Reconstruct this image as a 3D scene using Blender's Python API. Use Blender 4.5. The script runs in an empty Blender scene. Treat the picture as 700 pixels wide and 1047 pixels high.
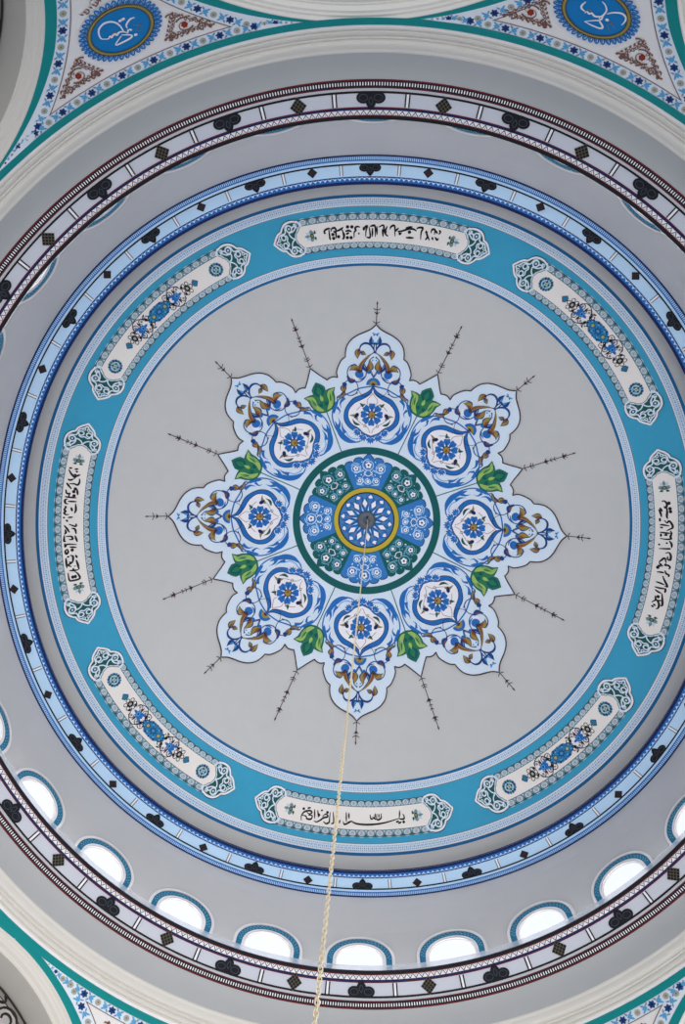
import bpy, math, random
from math import sin, cos, pi, radians as R, sqrt, atan2, asin, acos
from mathutils import Vector, Matrix
from mathutils.geometry import tessellate_polygon
random.seed(7)
C = bpy.context.scene.collection
WL = [((.45, -.87, -.20), 3, (2.3, 2.22, 2.08)), ((-.1, 1, -.1), 2, (.38, .40, .44)), ((0, 0, -1), 16, (2.6, 2.62, 2.66))]
WBASE = (.095, .105, .125); EXPO = 0.22; COVE = 15; CBX, CBY = -.155, 0.0
EYE = 1.6                      # eye height; every height below is measured from the eye

# ------------------------------------------------------------------ materials
def srgb(r, g, b):
    f = lambda c: (c/255/12.92) if c/255 <= .04045 else ((c/255+.055)/1.055)**2.4
    return (f(r), f(g), f(b), 1)
def mat(name, col, rough=.7, metal=0, noise=0, scale=6, emit=None, spec=.3):
    m = bpy.data.materials.new(name); m.use_nodes = True
    nt = m.node_tree; b = nt.nodes['Principled BSDF']
    b.inputs['Base Color'].default_value = col
    b.inputs['Roughness'].default_value = rough
    b.inputs['Metallic'].default_value = metal
    b.inputs['Specular IOR Level'].default_value = spec
    if noise:
        tc = nt.nodes.new('ShaderNodeTexCoord'); n = nt.nodes.new('ShaderNodeTexNoise')
        n.inputs['Scale'].default_value = scale; n.inputs['Detail'].default_value = 6
        nt.links.new(tc.outputs['Object'], n.inputs['Vector'])
        mx = nt.nodes.new('ShaderNodeMix'); mx.data_type = 'RGBA'; mx.blend_type = 'MIX'
        mx.inputs[6].default_value = tuple(c*(1-noise) for c in col[:3])+(1,)
        mx.inputs[7].default_value = tuple(min(1, c*(1+noise)) for c in col[:3])+(1,)
        nt.links.new(n.outputs['Fac'], mx.inputs[0]); nt.links.new(mx.outputs[2], b.inputs['Base Color'])
        bp = nt.nodes.new('ShaderNodeBump'); bp.inputs['Strength'].default_value = .08
        n2 = nt.nodes.new('ShaderNodeTexNoise'); n2.inputs['Scale'].default_value = scale*9
        nt.links.new(tc.outputs['Object'], n2.inputs['Vector'])
        nt.links.new(n2.outputs['Fac'], bp.inputs['Height']); nt.links.new(bp.outputs[0], b.inputs['Normal'])
    if emit:
        b.inputs['Emission Color'].default_value = emit[0]; b.inputs['Emission Strength'].default_value = emit[1]
    return m
M = dict(
 plaster=mat('dome_plaster', srgb(198,198,198), noise=.035, scale=3),
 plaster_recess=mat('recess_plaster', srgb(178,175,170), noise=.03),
 drum=mat('drum_plaster', srgb(206,204,205), noise=.03, scale=2),
 neck=mat('neck_plaster', srgb(176,178,181), noise=.03, scale=2),
 mould=mat('moulding_paint', srgb(218,214,208), noise=.02, scale=3),
 white=mat('white_paint', srgb(240,237,238)),
 field=mat('cream_field', srgb(238,232,228)),
 pale=mat('pale_blue_paint', srgb(214,228,243)),
 palew=mat('border_white_paint', srgb(230,238,248)),
 petalwhite=mat('petal_white', srgb(240,238,244)),
 blue=mat('cobalt_paint', srgb(30,106,184)),
 rosblue=mat('rosette_blue', srgb(44,118,190)),
 deep=mat('deep_blue_line', srgb(22,64,128)),
 midblue=mat('mid_blue_paint', srgb(74,150,214)),
 navy=mat('navy_paint', srgb(10,28,84)),
 black=mat('black_paint', srgb(12,14,26)),
 ink=mat('ink_black', srgb(18,16,18)),
 turq=mat('turquoise_paint', srgb(58,158,196), noise=.04, scale=4),
 lineblue=mat('line_blue_paint', srgb(20,100,155)),
 teal=mat('teal_paint', srgb(0,140,142)),
 dteal=mat('dark_green_paint', srgb(0,88,90)),
 dgreen=mat('palmette_green', srgb(22,84,78)),
 green=mat('leaf_green', srgb(36,118,82)),
 lime=mat('lime_paint', srgb(152,188,98)),
 ochre=mat('ochre_paint', srgb(156,132,58)),
 gold=mat('gold_paint', srgb(192,168,52)),
 oldgold=mat('old_gold', srgb(136,126,84)),
 rust=mat('rust_paint', srgb(134,76,44)),
 red=mat('red_paint', srgb(150,40,30)),
 maroon=mat('maroon_paint', srgb(96,18,28)),
 brown=mat('brown_paint', srgb(124,88,80)),
 dbrown=mat('dark_brown_paint', srgb(70,48,50)),
 sand=mat('sand_paint', srgb(172,174,168)),
 strip=mat('grey_strip_paint', srgb(186,188,196)),
 greyp=mat('grey_paint', srgb(106,120,138)),
 lav=mat('lavender_panel', srgb(200,203,215)),
 steel=mat('knot_outline', srgb(66,74,88)),
 arab=mat('arabesque_blue', srgb(44,128,182)),
 bud=mat('bud_blue', srgb(92,168,218)),
 sky=mat('sky_blue_panel', srgb(186,218,246)),
 guilp=mat('guilloche_pale', srgb(196,210,220)),
 cell=mat('guilloche_blue', srgb(120,156,196)),
 guil=mat('guilloche_grey', srgb(112,140,152)),
 tq2=mat('window_border_blue', srgb(36,118,156)),
 tq3=mat('window_border_light', srgb(110,170,198)),
 roundel=mat('roundel_blue', srgb(0,124,196), noise=.06, scale=5),
 cap=mat('dark_cap_metal', srgb(92,98,106), rough=.45, metal=.3),
 brass=mat('brass_chain', srgb(240,224,192), rough=.4, metal=.12, spec=.6),
 iron=mat('wrought_iron', srgb(40,34,34), rough=.5),
 rosewood=mat('knot_bronze', srgb(96,88,66)),
 pane=mat('lit_window_glass', srgb(120,124,132), rough=.3, emit=((.88,.91,1,1), .80)),
)
def acrylic():
    m = bpy.data.materials.new('clear_acrylic'); m.use_nodes = True; nt = m.node_tree
    for n in list(nt.nodes): nt.nodes.remove(n)
    o = nt.nodes.new('ShaderNodeOutputMaterial'); mx = nt.nodes.new('ShaderNodeMixShader')
    t = nt.nodes.new('ShaderNodeBsdfTransparent'); p = nt.nodes.new('ShaderNodeBsdfPrincipled')
    p.inputs['Base Color'].default_value = srgb(225,230,242); p.inputs['Roughness'].default_value = .15
    mx.inputs[0].default_value = .32
    nt.links.new(t.outputs[0], mx.inputs[1]); nt.links.new(p.outputs[0], mx.inputs[2]); nt.links.new(mx.outputs[0], o.inputs[0])
    return m
M['acrylic'] = acrylic()

# ------------------------------------------------------------------ mesh builder
class MB:
    def __init__(s): s.v = []; s.f = []; s.m = []; s.names = []
    def mi(s, k):
        if k not in s.names: s.names.append(k)
        return s.names.index(k)
    def add(s, vs, fs, k):
        o = len(s.v); i = s.mi(k); s.v += [tuple(p) for p in vs]
        for f in fs: s.f.append(tuple(o+a for a in f)); s.m.append(i)
    def build(s, name, parent=None, smooth=False, kind=None):
        me = bpy.data.meshes.new(name); me.from_pydata(s.v, [], s.f)
        for k in s.names: me.materials.append(M[k])
        me.polygons.foreach_set('material_index', s.m)
        if smooth: me.polygons.foreach_set('use_smooth', [True]*len(s.f))
        me.update(); o = bpy.data.objects.new(name, me); C.objects.link(o)
        if parent is not None: o.parent = parent
        if kind: o['kind'] = kind
        return o
def empty(name, loc=(0,0,0)):
    o = bpy.data.objects.new(name, None); C.objects.link(o); o.location = loc; return o
def tag(o, label, cat, group=None):
    o['label'] = label; o['category'] = cat
    if group: o['group'] = group
    return o
def hang(child, parent):        # parent a mesh built in place to an Empty standing elsewhere
    child.parent = parent; child.matrix_parent_inverse = Matrix.Translation(-parent.location); return child

# ------------------------------------------------------------------ surfaces
# ang: counter-clockwise as seen looking up, 90 = towards the front wall; world y runs to the back wall
def P3(r, ang, h): a = R(ang); return Vector((r*cos(a), -r*sin(a), h+EYE))
def zd(r): return 23.4-.07773*r*r+.000149*r**4
def dz(r): return -.15546*r+.000596*r**3
def wob(r, ang):                # the hand-laid plaster rings are slightly squarish
    t = min(1, max(0, (r-5.5)/.9)); t = t*t*(3-2*t); a = R(ang)
    return 1+t*(.003*cos(2*a)-.0062*cos(4*a))
def dome(r, ang, lift=0):
    n = sqrt(1+dz(r)**2); rr = r*wob(r, ang)
    return P3(rr+dz(r)/n*lift, ang, zd(r)-lift/n)
def lobe(axis):                 # plan frame of a radial axis: u to the right of the axis, v outwards
    a0 = R(axis)
    def F(u, v, l=0):
        X = u*sin(a0)+v*cos(a0); Y = -u*cos(a0)+v*sin(a0)
        return dome(math.hypot(X, Y), math.degrees(atan2(Y, X)), l)
    return F
def arcf(axis, r0):             # bent frame following a ring of radius r0: u along the ring (clockwise), v outwards from r0
    def F(u, v, l=0): return dome(r0+v, axis-math.degrees(u/r0), l)
    return F
ZC, SS, WS = 13.38, 8.62, 3.6
def rs(z): return sqrt(max(.01, SS*SS+WS*WS-(z-ZC+WS)**2))
def sph(ang, z, l=0):
    r = rs(z); cz = ZC-WS; q = sqrt(SS*SS+WS*WS)
    return P3(r*(1-l/q), ang, cz+(z-cz)*(1-l/q))
def penf(axis, z0):
    def F(u, v, l=0): return sph(axis-math.degrees(u/8.9), z0+v, l)
    return F
def cone(r0, z0, r1, z1, warp=0):
    dr, dh = r1-r0, z1-z0; n = math.hypot(dr, dh); nx, nh = dh/n, -dr/n      # facing down and inwards
    if nh > 0: nx, nh = -nx, -nh
    def F(ang, s, l=0):
        w = wob(9, ang) if warp else 1
        return P3((r0+dr*s)*w+nx*l, ang, z0+dh*s+nh*l)
    return F

# ------------------------------------------------------------------ drawing on surfaces
def cr(pts, n=6, closed=False):
    P = [Vector((p[0], p[1])) for p in pts]
    if len(P) < 3 and not closed:
        return [P[0].lerp(P[-1], i/max(1, n)) for i in range(n+1)]
    out = []; N = len(P); rng = range(N if closed else N-1)
    for i in rng:
        a = P[(i-1) % N] if closed or i > 0 else P[0]*2-P[1]
        b = P[i]; c = P[(i+1) % N]
        d = P[(i+2) % N] if closed or i+2 < N else P[-1]*2-P[-2]
        for k in range(n):
            t = k/n
            out.append(.5*((2*b)+(c-a)*t+(2*a-5*b+4*c-d)*t*t+(3*b-a-3*c+d)*t**3))
    if not closed: out.append(P[-1])
    return out
def stroke(mb, F, pts, w, k, l=.01, n=5, taper=0, closed=False, raw=False):
    Q = [Vector((p[0], p[1])) for p in pts] if raw else cr(pts, n, closed)
    N = len(Q); vs = []; fs = []
    for i, p in enumerate(Q):
        a = Q[i-1] if (i > 0 or closed) else p
        b = Q[(i+1) % N] if (i < N-1 or closed) else p
        d = b-a
        if d.length < 1e-9: d = Vector((1, 0))
        d.normalize(); nn = Vector((-d.y, d.x)); t = i/max(1, N-1)
        ww = w/2
        if taper == 1: ww *= max(.08, sin(pi*t)**.7)
        elif taper == 4: ww *= .45+.55*sin(pi*t)          # both ends
        elif taper == 2: ww *= max(.1, 1-t)                    # end
        elif taper == 3: ww *= max(.15, t)
        vs += [F(*(p+nn*ww), l), F(*(p-nn*ww), l)]
    for i in range(N-1): fs.append((2*i, 2*i+1, 2*i+3, 2*i+2))
    if closed: fs.append((2*N-2, 2*N-1, 1, 0))
    mb.add(vs, fs, k)
def fill(mb, F, pts, k, l=.01, c=None, rings=2, n=0, side=0):
    Q = cr(pts, n, True) if n else [Vector((p[0], p[1])) for p in pts]
    N = len(Q); c = Vector(c) if c else sum(Q, Vector((0, 0)))/N
    vs = [F(c.x, c.y, l)]; fs = []
    for j in range(1, rings+1):
        for q in Q:
            p = c.lerp(q, j/rings); vs.append(F(p.x, p.y, l))
    for i in range(N):
        i2 = (i+1) % N; fs.append((0, 1+i, 1+i2))
        for j in range(1, rings):
            a = 1+(j-1)*N; b = 1+j*N; fs.append((a+i, b+i, b+i2, a+i2))
    if side:
        o = len(vs); b = 1+(rings-1)*N
        for q in Q: vs.append(F(q.x, q.y, l-side))
        for i in range(N): fs.append((b+i, o+i, o+(i+1) % N, b+(i+1) % N))
    mb.add(vs, fs, k)
def poly(mb, F, pts, k, l=.01):
    vs = [Vector((p[0], p[1], 0)) for p in pts]
    mb.add([F(p.x, p.y, l) for p in vs], [tuple(t) for t in tessellate_polygon([vs])], k)
def disc(mb, F, c, r, k, l=.01, n=12, sx=1, sy=1, ph=0, rings=1):
    fill(mb, F, [(c[0]+r*sx*cos(ph+2*pi*i/n), c[1]+r*sy*sin(ph+2*pi*i/n)) for i in range(n)], k, l, c, rings)
def ring(mb, F, c, r, w, k, l=.01, n=20, sy=1, a0=0, a1=360):
    full = abs(a1-a0) >= 360; m = n if full else n+1
    pts = [(c[0]+r*cos(R(a0+(a1-a0)*i/n)), c[1]+r*sy*sin(R(a0+(a1-a0)*i/n))) for i in range(m)]
    stroke(mb, F, pts, w, k, l, raw=True, closed=full)
def leaf(mb, F, p, q, w, k, l=.01, bend=0, n=6):
    p, q = Vector(p), Vector(q); d = q-p; nn = Vector((-d.y, d.x)); L = []
    up = []; dn = []
    for i in range(n+1):
        t = i/n; ce = p+d*t+nn*bend*sin(pi*t); ww = w/max(d.length, 1e-6)*sin(pi*min(1, t**.7*1))*.5
        up.append(ce+nn*ww); dn.append(ce-nn*ww)
    vs = [F(*a, l) for a in up]+[F(*a, l) for a in dn]
    fs = [(i, i+1, n+2+i, n+1+i) for i in range(n)]
    mb.add(vs, fs, k)
def spiral(cx, cy, r0, r1, a0, turns, n=16, sy=1):
    return [(cx+(r0+(r1-r0)*i/n)*cos(R(a0)+turns*2*pi*i/n), cy+sy*(r0+(r1-r0)*i/n)*sin(R(a0)+turns*2*pi*i/n)) for i in range(n+1)]
def floret(mb, F, c, r, kp, kc, l=.01, n=5, ph=0, rc=.3):
    for i in range(n):
        a = ph+2*pi*i/n
        disc(mb, F, (c[0]+r*.58*cos(a), c[1]+r*.58*sin(a)), r*.42, kp, l, 8)
    disc(mb, F, c, r*.5, kp, l+.0005, 8)
    disc(mb, F, c, r*rc, kc, l+.002, 8)
def annulus(mb, F, s0, s1, k, l=0, n=360, rows=1):
    vs = []; fs = []
    for j in range(rows+1):
        for i in range(n): vs.append(F(360*i/n, s0+(s1-s0)*j/rows, l))
    for j in range(rows):
        for i in range(n): a = j*n+i; b = j*n+(i+1) % n; fs.append((a, b, b+n, a+n))
    mb.add(vs, fs, k)
def cells(mb, F, n, items, ph=0):
    # items: (list of (x 0..1 along the cell, s across), material, lift) repeated n times round the ring
    for i in range(n):
        for pts, k, l in items:
            mb.add([F(ph+360*(i+p[0])/n, p[1], l) for p in pts], [tuple(range(len(pts)))], k)
def rect(x0, x1, s0, s1): return [(x0, s0), (x1, s0), (x1, s1), (x0, s1)]
def oval(cx, cs, rx, rsv, n=8): return [(cx+rx*cos(2*pi*i/n), cs+rsv*sin(2*pi*i/n)) for i in range(n)]
def lathe(mb, prof, k, n=360, w=0):
    vs = []; fs = []
    for r, h in prof:
        for i in range(n): vs.append(P3(r*(wob(9, 360*i/n) if w else 1), 360*i/n, h))
    for j in range(len(prof)-1):
        for i in range(n): a = j*n+i; b = j*n+(i+1) % n; fs.append((a, b, b+n, a+n))
    mb.add(vs, fs, k)
DR = lambda ang, r, l=0: dome(r, ang, l)      # ring frame on the dome: s is the radius

# ================================================================== THE SHELL
mb = MB()
annulus(mb, DR, .02, 8.25, 'plaster', 0, 256, 56)
lathe(mb, [(8.25, zd(8.25)), (8.6, 18.9), (8.9, 19.4), (8.2, 21), (6, 23), (3, 24.2), (.05, 24.6)], 'plaster', 96, 1)
o = mb.build('ceiling', smooth=True, kind='structure'); o['label'] = 'pale grey plaster dome ceiling seen from below'

# turquoise frieze painted on the dome
mb = MB()
annulus(mb, DR, 7.735, 7.79, 'lineblue', .006, 360)
annulus(mb, DR, 7.59, 7.735, 'pale', .006, 360, 1)
annulus(mb, DR, 7.578, 7.592, 'greyp', .009, 360)
annulus(mb, DR, 6.66, 7.58, 'turq', .006, 360, 8)
annulus(mb, DR, 6.652, 6.668, 'greyp', .009, 360)
annulus(mb, DR, 6.505, 6.655, 'pale', .006, 360, 1)
annulus(mb, DR, 6.45, 6.505, 'lineblue', .006, 360)
for s0, n in ((6.505, 440), (7.59, 520)):
    f = lambda a: s0+a*.147
    cells(mb, DR, n, [
      (rect(.06, .30, f(.16), f(.30)), 'cell', .010), (rect(.06, .30, f(.70), f(.84)), 'cell', .010),
      (rect(.40, .50, f(.12), f(.88)), 'sky', .010), (rect(.60, .86, f(.40), f(.60)), 'cell', .010),
      (rect(.0, 1, f(.0), f(.06)), 'white', .011), (rect(.0, 1, f(.94), f(1)), 'white', .011),
      (rect(.10, .24, f(.42), f(.58)), 'greyp', .010), (rect(.66, .80, f(.18), f(.30)), 'greyp', .010), (rect(.66, .80, f(.70), f(.82)), 'greyp', .010)])
mb.build('trim_1', kind='structure')['label'] = 'turquoise painted frieze ring with pale guilloche borders on the dome'

# upper (blue) cornice between the dome and the drum
CB = cone(7.74, 18.42, 8.39, 18.46, 1)
mb = MB()
lathe(mb, [(8.2, 18.84), (7.86, 18.66), (7.80, 18.58), (7.755, 18.46), (7.74, 18.42)], 'navy', 300, 1)
annulus(mb, CB, .0, 1, 'sky', 0, 360, 1)
for a, b, k in ((0, .105, 'navy'), (.105, .135, 'blue'), (.135, .245, 'blue'), (.245, .275, 'navy'), (.658, .712, 'black'),
                (.79, .815, 'blue'), (.815, .95, 'blue'), (.95, 1, 'navy')):
    annulus(mb, CB, a, b, k, .006, 360)
cells(mb, CB, 460, [([(.5, .14), (.98, .235), (.85, .24), (.5, .17), (.15, .24), (.02, .235)], 'sky', .010), ([(.35, .2), (.5, .175), (.65, .2), (.5, .225)], 'petalwhite', .011)])
cells(mb, CB, 1240, [(rect(.2, .68, .83, .935), 'sky', .010)])
blue_cornice = mb.build('trim_2', kind='structure'); blue_cornice['label'] = 'pale blue cornice ring with navy edge below the dome'

# lower (purple) cornice between the drum and the neck
CP = cone(7.525, 14.52, 8.055, 14.22)
mb = MB()
lathe(mb, [(8.62, 14.72), (7.70, 14.72), (7.63, 14.68), (7.555, 14.58), (7.525, 14.52)], 'black', 300)
annulus(mb, CP, 0, 1, 'lav', 0, 360, 1)
for a, b, k in ((0, .085, 'black'), (.085, .115, 'maroon'), (.115, .235, 'white'), (.228, .285, 'navy'), (.285, .315, 'maroon'),
                (.655, .712, 'ink'), (.705, .775, 'strip'), (.775, .805, 'maroon'), (.805, .96, 'black'), (.96, 1, 'maroon')):
    annulus(mb, CP, a, b, k, .006, 360)
cells(mb, CP, 440, [([(.0, .12), (.14, .12), (.57, .225), (.5, .232), (.43, .225)], 'navy', .010), ([(1, .12), (.86, .12), (.43, .225), (.5, .232), (.57, .225)], 'navy', .010),
                    ([(.40, .125), (.6, .125), (.5, .16)], 'greyp', .011)])
cells(mb, CP, 1100, [(rect(.25, .64, .845, .93), 'petalwhite', .010)])
lathe(mb, [(8.055, 14.22), (8.07, 14.21)], 'neck', 300)
purple_cornice = mb.build('trim_3', kind='structure'); purple_cornice['label'] = 'purple and grey cornice ring with dark edge below the windows'

# knots, lozenges and divider bars along both cornices
def ringf(F, ang0, s0, rad, ds):
    # local frame: x metres clockwise, y across towards the centre, s0 the line they hang from
    def G(x, y, l=0): return F(ang0-math.degrees(x/rad), s0-y/ds, l)
    return G
def trefoil(G, parent, k1, k2, S):
    m = MB()
    for sg in (-1, 1):
        disc(m, G, (sg*.148*S, .085*S), .132*S, k1, .012, 16, 1.05, .80)
        poly(m, G, [(0, .0), (sg*.02*S, -.0), (sg*.16*S, -.02*S), (sg*.1*S, .14*S), (0, .1*S)], k1, .0122)
        ring(m, G, (sg*.148*S, .085*S), .085*S, .010*S, k2, .016, 14, .7)
    poly(m, G, [(-.10*S, .10*S), (-.095*S, .20*S), (-.05*S, .27*S), (0, .31*S), (.05*S, .27*S), (.095*S, .20*S), (.10*S, .10*S), (0, .02*S)], k1, .013)
    stroke(m, G, [(0, .07*S), (-.04*S, .14*S), (0, .21*S), (.04*S, .14*S), (0, .07*S)], .010*S, k2, .016)
    return m.build('trefoil_knot', parent)
def lozenge(G, parent, k1, k2, S):
    m = MB(); n = 4; c = .125*S
    for i in range(n):
        for j in range(n):
            x = (i-1.5)*.052*S; y = (j-1.5)*.052*S; q = .023*S
            X = (x-y)*.707; Y = (x+y)*.707+c; e = q*1.3
            poly(m, G, [(X, Y-e), (X+e, Y), (X, Y+e), (X-e, Y)], k1, .013)
    e = .148*S
    poly(m, G, [(0, c-e), (e, c), (0, c+e), (-e, c)], k2, .011)
    poly(m, G, [(-.02*S, -.02), (.02*S, -.02), (.0, c-e+.03)], k2, .011)
    return m.build('lozenge_knot', parent)
def bar(G, parent, k1, k2, H, W):
    m = MB()
    poly(m, G, [(-W, .0), (W, 0), (W, H), (-W, H)], k1, .011)
    for sg in (-1, 1): poly(m, G, [(sg*W*.45, 0), (sg*W, 0), (sg*W, H), (sg*W*.45, H)], k2, .014)
    return m.build('divider_bar', parent)
for i in range(20):
    a = 89.5+18*i
    trefoil(ringf(CP, a, .665, 7.85, .61), purple_cornice, 'black', 'steel', .86)
    lozenge(ringf(CP, a+9, .665, 7.85, .61), purple_cornice, 'black', 'rosewood', .98)
    trefoil(ringf(CB, a, .668, 8.15, .65), blue_cornice, 'black', 'steel', .84)
    lozenge(ringf(CB, a+9, .668, 8.15, .65), blue_cornice, 'black', 'dbrown', .78)
    for q in (4.5, 13.5):
        bar(ringf(CP, a+q, .655, 7.85, .61), purple_cornice, 'petalwhite', 'black', .20, .044)
        bar(ringf(CB, a+q, .655, 8.15, .65), blue_cornice, 'petalwhite', 'greyp', .225, .04)

# drum wall with 28 arched window openings
RD, ZB, ZT = 8.5, 14.66, 18.47
def rw(z): return 8.5-.11*max(0, (z-17.2)/1.27)**2      # the wall eases into the cornice above
WN, WA0 = 28, 89.2
OR, SPR, SILL = .50, 16.37, 15.1      # opening radius, springing height, sill
half = 180/WN
def opening_top(x): return SPR+1.07*sqrt(max(0, OR*OR-x*x))
mb = MB()
cols = [-1+2*i/12 for i in range(13)]
for w in range(WN):
    a0 = WA0+360/WN*w
    xs = [-half*(1-j/4) for j in range(4)]
    ow = math.degrees(OR/RD)
    xs = [-half+(half-ow)*j/4 for j in range(4)]+[-ow*cos(pi*j/24) for j in range(25)]+[ow+(half-ow)*(j+1)/4 for j in range(4)]
    for x0, x1 in zip(xs[:-1], xs[1:]):
        def q(za, zb, zc, zd_): 
            n_ = 10 if zc > 18 else 1; vv = []
            for t in range(n_+1):
                for x_, l_, h_ in ((x0, za, zd_), (x1, zb, zc)):
                    zz = l_+(h_-l_)*t/n_; w_ = 1+(wob(9, a0+x_)-1)*max(0, min(1, (zz-17.2)/1.2)); vv.append(P3(rw(zz)*w_, a0+x_, zz))
            mb.add(vv, [(2*t, 2*t+1, 2*t+3, 2*t+2) for t in range(n_)], 'drum')
        if x0 < -ow-1e-6 or x1 > ow+1e-6: q(ZB, ZB, ZT, ZT)
        else:
            q(ZB, ZB, SILL, SILL)
            t0 = opening_top(R(x0)*RD); t1 = opening_top(R(x1)*RD)
            q(t0, t1, ZT, ZT)
mb.build('wall_drum', kind='structure')['label'] = 'grey cylindrical drum wall pierced by small arched windows'
for w in range(WN):
    a0 = WA0+360/WN*w
    def G(x, y, l=0, a0=a0): return P3(RD-l, a0-math.degrees(x/RD), SPR+y)
    def arch(r): return [(-r, SILL-SPR-.05)]+[(-r*cos(pi*i/24), 1.07*r*sin(pi*i/24)) for i in range(25)]+[(r, SILL-SPR-.05)]
    m = MB()
    stroke(m, G, arch(.70), .06, 'white', .03, raw=True)
    st = arch(.735); vs = [G(*p, .03) for p in st]+[G(*p, 0) for p in st]; N = len(st)
    m.add(vs, [(i, i+1, N+i+1, N+i) for i in range(N-1)], 'white')
    stroke(m, G, arch(.61), .125, 'tq2', .012, raw=True)
    for i in range(22):
        a = pi*(i+.5)/22
        for r, s in ((.63, .018), (.59, .018)):
            disc(m, G, (r*cos(a+(r-.61)*2), 1.07*r*sin(a+(r-.61)*2)), s*1.25, 'tq3', .016, 5)
    stroke(m, G, arch(.525), .05, 'white', .012, raw=True)
    st = arch(OR); N = len(st)
    m.add([G(*p, 0) for p in st]+[G(*p, -.05) for p in st], [(i, i+1, N+i+1, N+i) for i in range(N-1)], 'white')
    m.add([G(-OR, SILL-SPR), G(OR, SILL-SPR), G(OR, SILL-SPR, -.05), G(-OR, SILL-SPR, -.05)], [(0, 1, 2, 3)], 'white')
    fr = m.build('window_%d' % (w+1), kind='structure'); fr['label'] = 'small arched drum window with blue painted border'
    p = MB(); st = arch(OR+.01)
    poly(p, lambda x, y, l=0: G(x, y, -.045), st, 'pane', 0)
    p.build('window_pane', fr)
    p = MB(); stroke(p, lambda x, y, l=0: G(x, y, l-.035), arch(OR-.01), .025, 'white', 0, raw=True); p.build('window_frame', fr)

# clear strip standing on the cornice edge
mb = MB()
lathe(mb, [(7.70, 14.72), (7.70, 14.96), (7.72, 14.97), (7.74, 14.96), (7.74, 14.72)], 'acrylic', 300)
gp = mb.build('acrylic_upstand')
tag(gp, 'clear plastic strip standing along the dark edge of the lower cornice', 'edging')
gp.data.update()

# daylight-white light strip lying on the ledge behind the cornice edge
M['led'] = mat('led_strip', srgb(255,255,255), emit=((1,.98,.97,1), COVE))
mb = MB(); lathe(mb, [(8.06, 14.73), (8.06, 14.76), (8.16, 14.76), (8.16, 14.73)], 'led', 200)
led = mb.build('trim_14', kind='structure'); led['label'] = 'white light strip on the ledge behind the lower cornice'

# neck wall, plaster mouldings
mb = MB(); lathe(mb, [(8.06, 14.22), (8.12, 14.17), (8.20, 14.05), (8.26, 13.94), (8.31, 13.84)], 'neck', 300)
lathe(mb, [(8.06, 14.26), (8.8, 14.3), (9.0, 13.4)], 'neck', 96)
mb.build('wall_neck', smooth=True, kind='structure')['label'] = 'plain grey plaster neck ring under the lower cornice'
mb = MB()
prof = [(8.29, 13.90), (8.31, 13.83), (8.335, 13.80)]
prof += [(8.335+.080*t, 13.80-.095*t-.030*sin(pi*t)) for t in (.12, .25, .4, .55, .7, .85, 1)]
prof += [(8.445, 13.715), (8.448, 13.675), (8.462, 13.665), (8.478, 13.675), (8.480, 13.635)]
prof += [(8.480+.030*t, 13.635-.045*t-.010*sin(pi*t)) for t in (.25, .5, .75, 1)]
prof += [(8.528, 13.60), (8.530, 13.562), (8.540, 13.555), (8.542, 13.545)]
lathe(mb, prof, 'mould', 300)
lathe(mb, [(8.54, 13.55), (8.555, 13.53), (8.575, 13.50), (8.59, 13.46)], 'white', 300)
mb.build('trim_4', kind='structure')['label'] = 'stepped off-white plaster moulding ring below the neck'

# ================================================================== PENDENTIVES AND ARCHES
# arch bays: angle, half width, crown height
BAY = {0: (90.54, 3.49, 13.454), 1: (91.34+45, 3.108, 13.368), 2: (91.3+90, 3.1, 13.35), 3: (91.78+135, 2.83, 13.317),
       4: (91+180, 3.1, 13.33), 5: (90.17+225, 3.15, 13.296), 6: (91+270, 3.1, 13.33), 7: (90.67+315, 3.15, 13.295)}
SIDE = ['north', 'northwest', 'west', 'southwest', 'south', 'southeast', 'east', 'northeast']
PSIDE = ['north_northwest', 'west_northwest', 'west_southwest', 'south_southwest', 'south_southeast', 'east_southeast', 'east_northeast', 'north_northeast']
ZR1, ZR2, ZR3 = 13.49, 13.376, 13.228
ZLOW = 10.9
def psi(k, z, d):
    c, w, zc = BAY[k % 8]; q = (z-zc+w)/(w+d)
    if q >= 1: return 0
    return math.degrees(asin(min(.99, (w+d)*sqrt(1-q*q)/rs(z))))
def psit(k, z):                # outer edge of the teal arch border, which narrows towards the crown
    c, w, zc = BAY[k % 8]; ph = math.degrees(acos(max(-1, min(1, (z-zc+w)/w))))
    lo = .045 if k % 8 in (0, 1, 7) else .115
    return psi(k, z, lo+(.155-lo)*max(0, min(1, (ph-12)/34)))
def zrows(z0, z1, n=40):   # dense near the crown
    return [z0+(z1-z0)*(i/n)**2 for i in range(n+1)]
pend_walls = []
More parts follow.
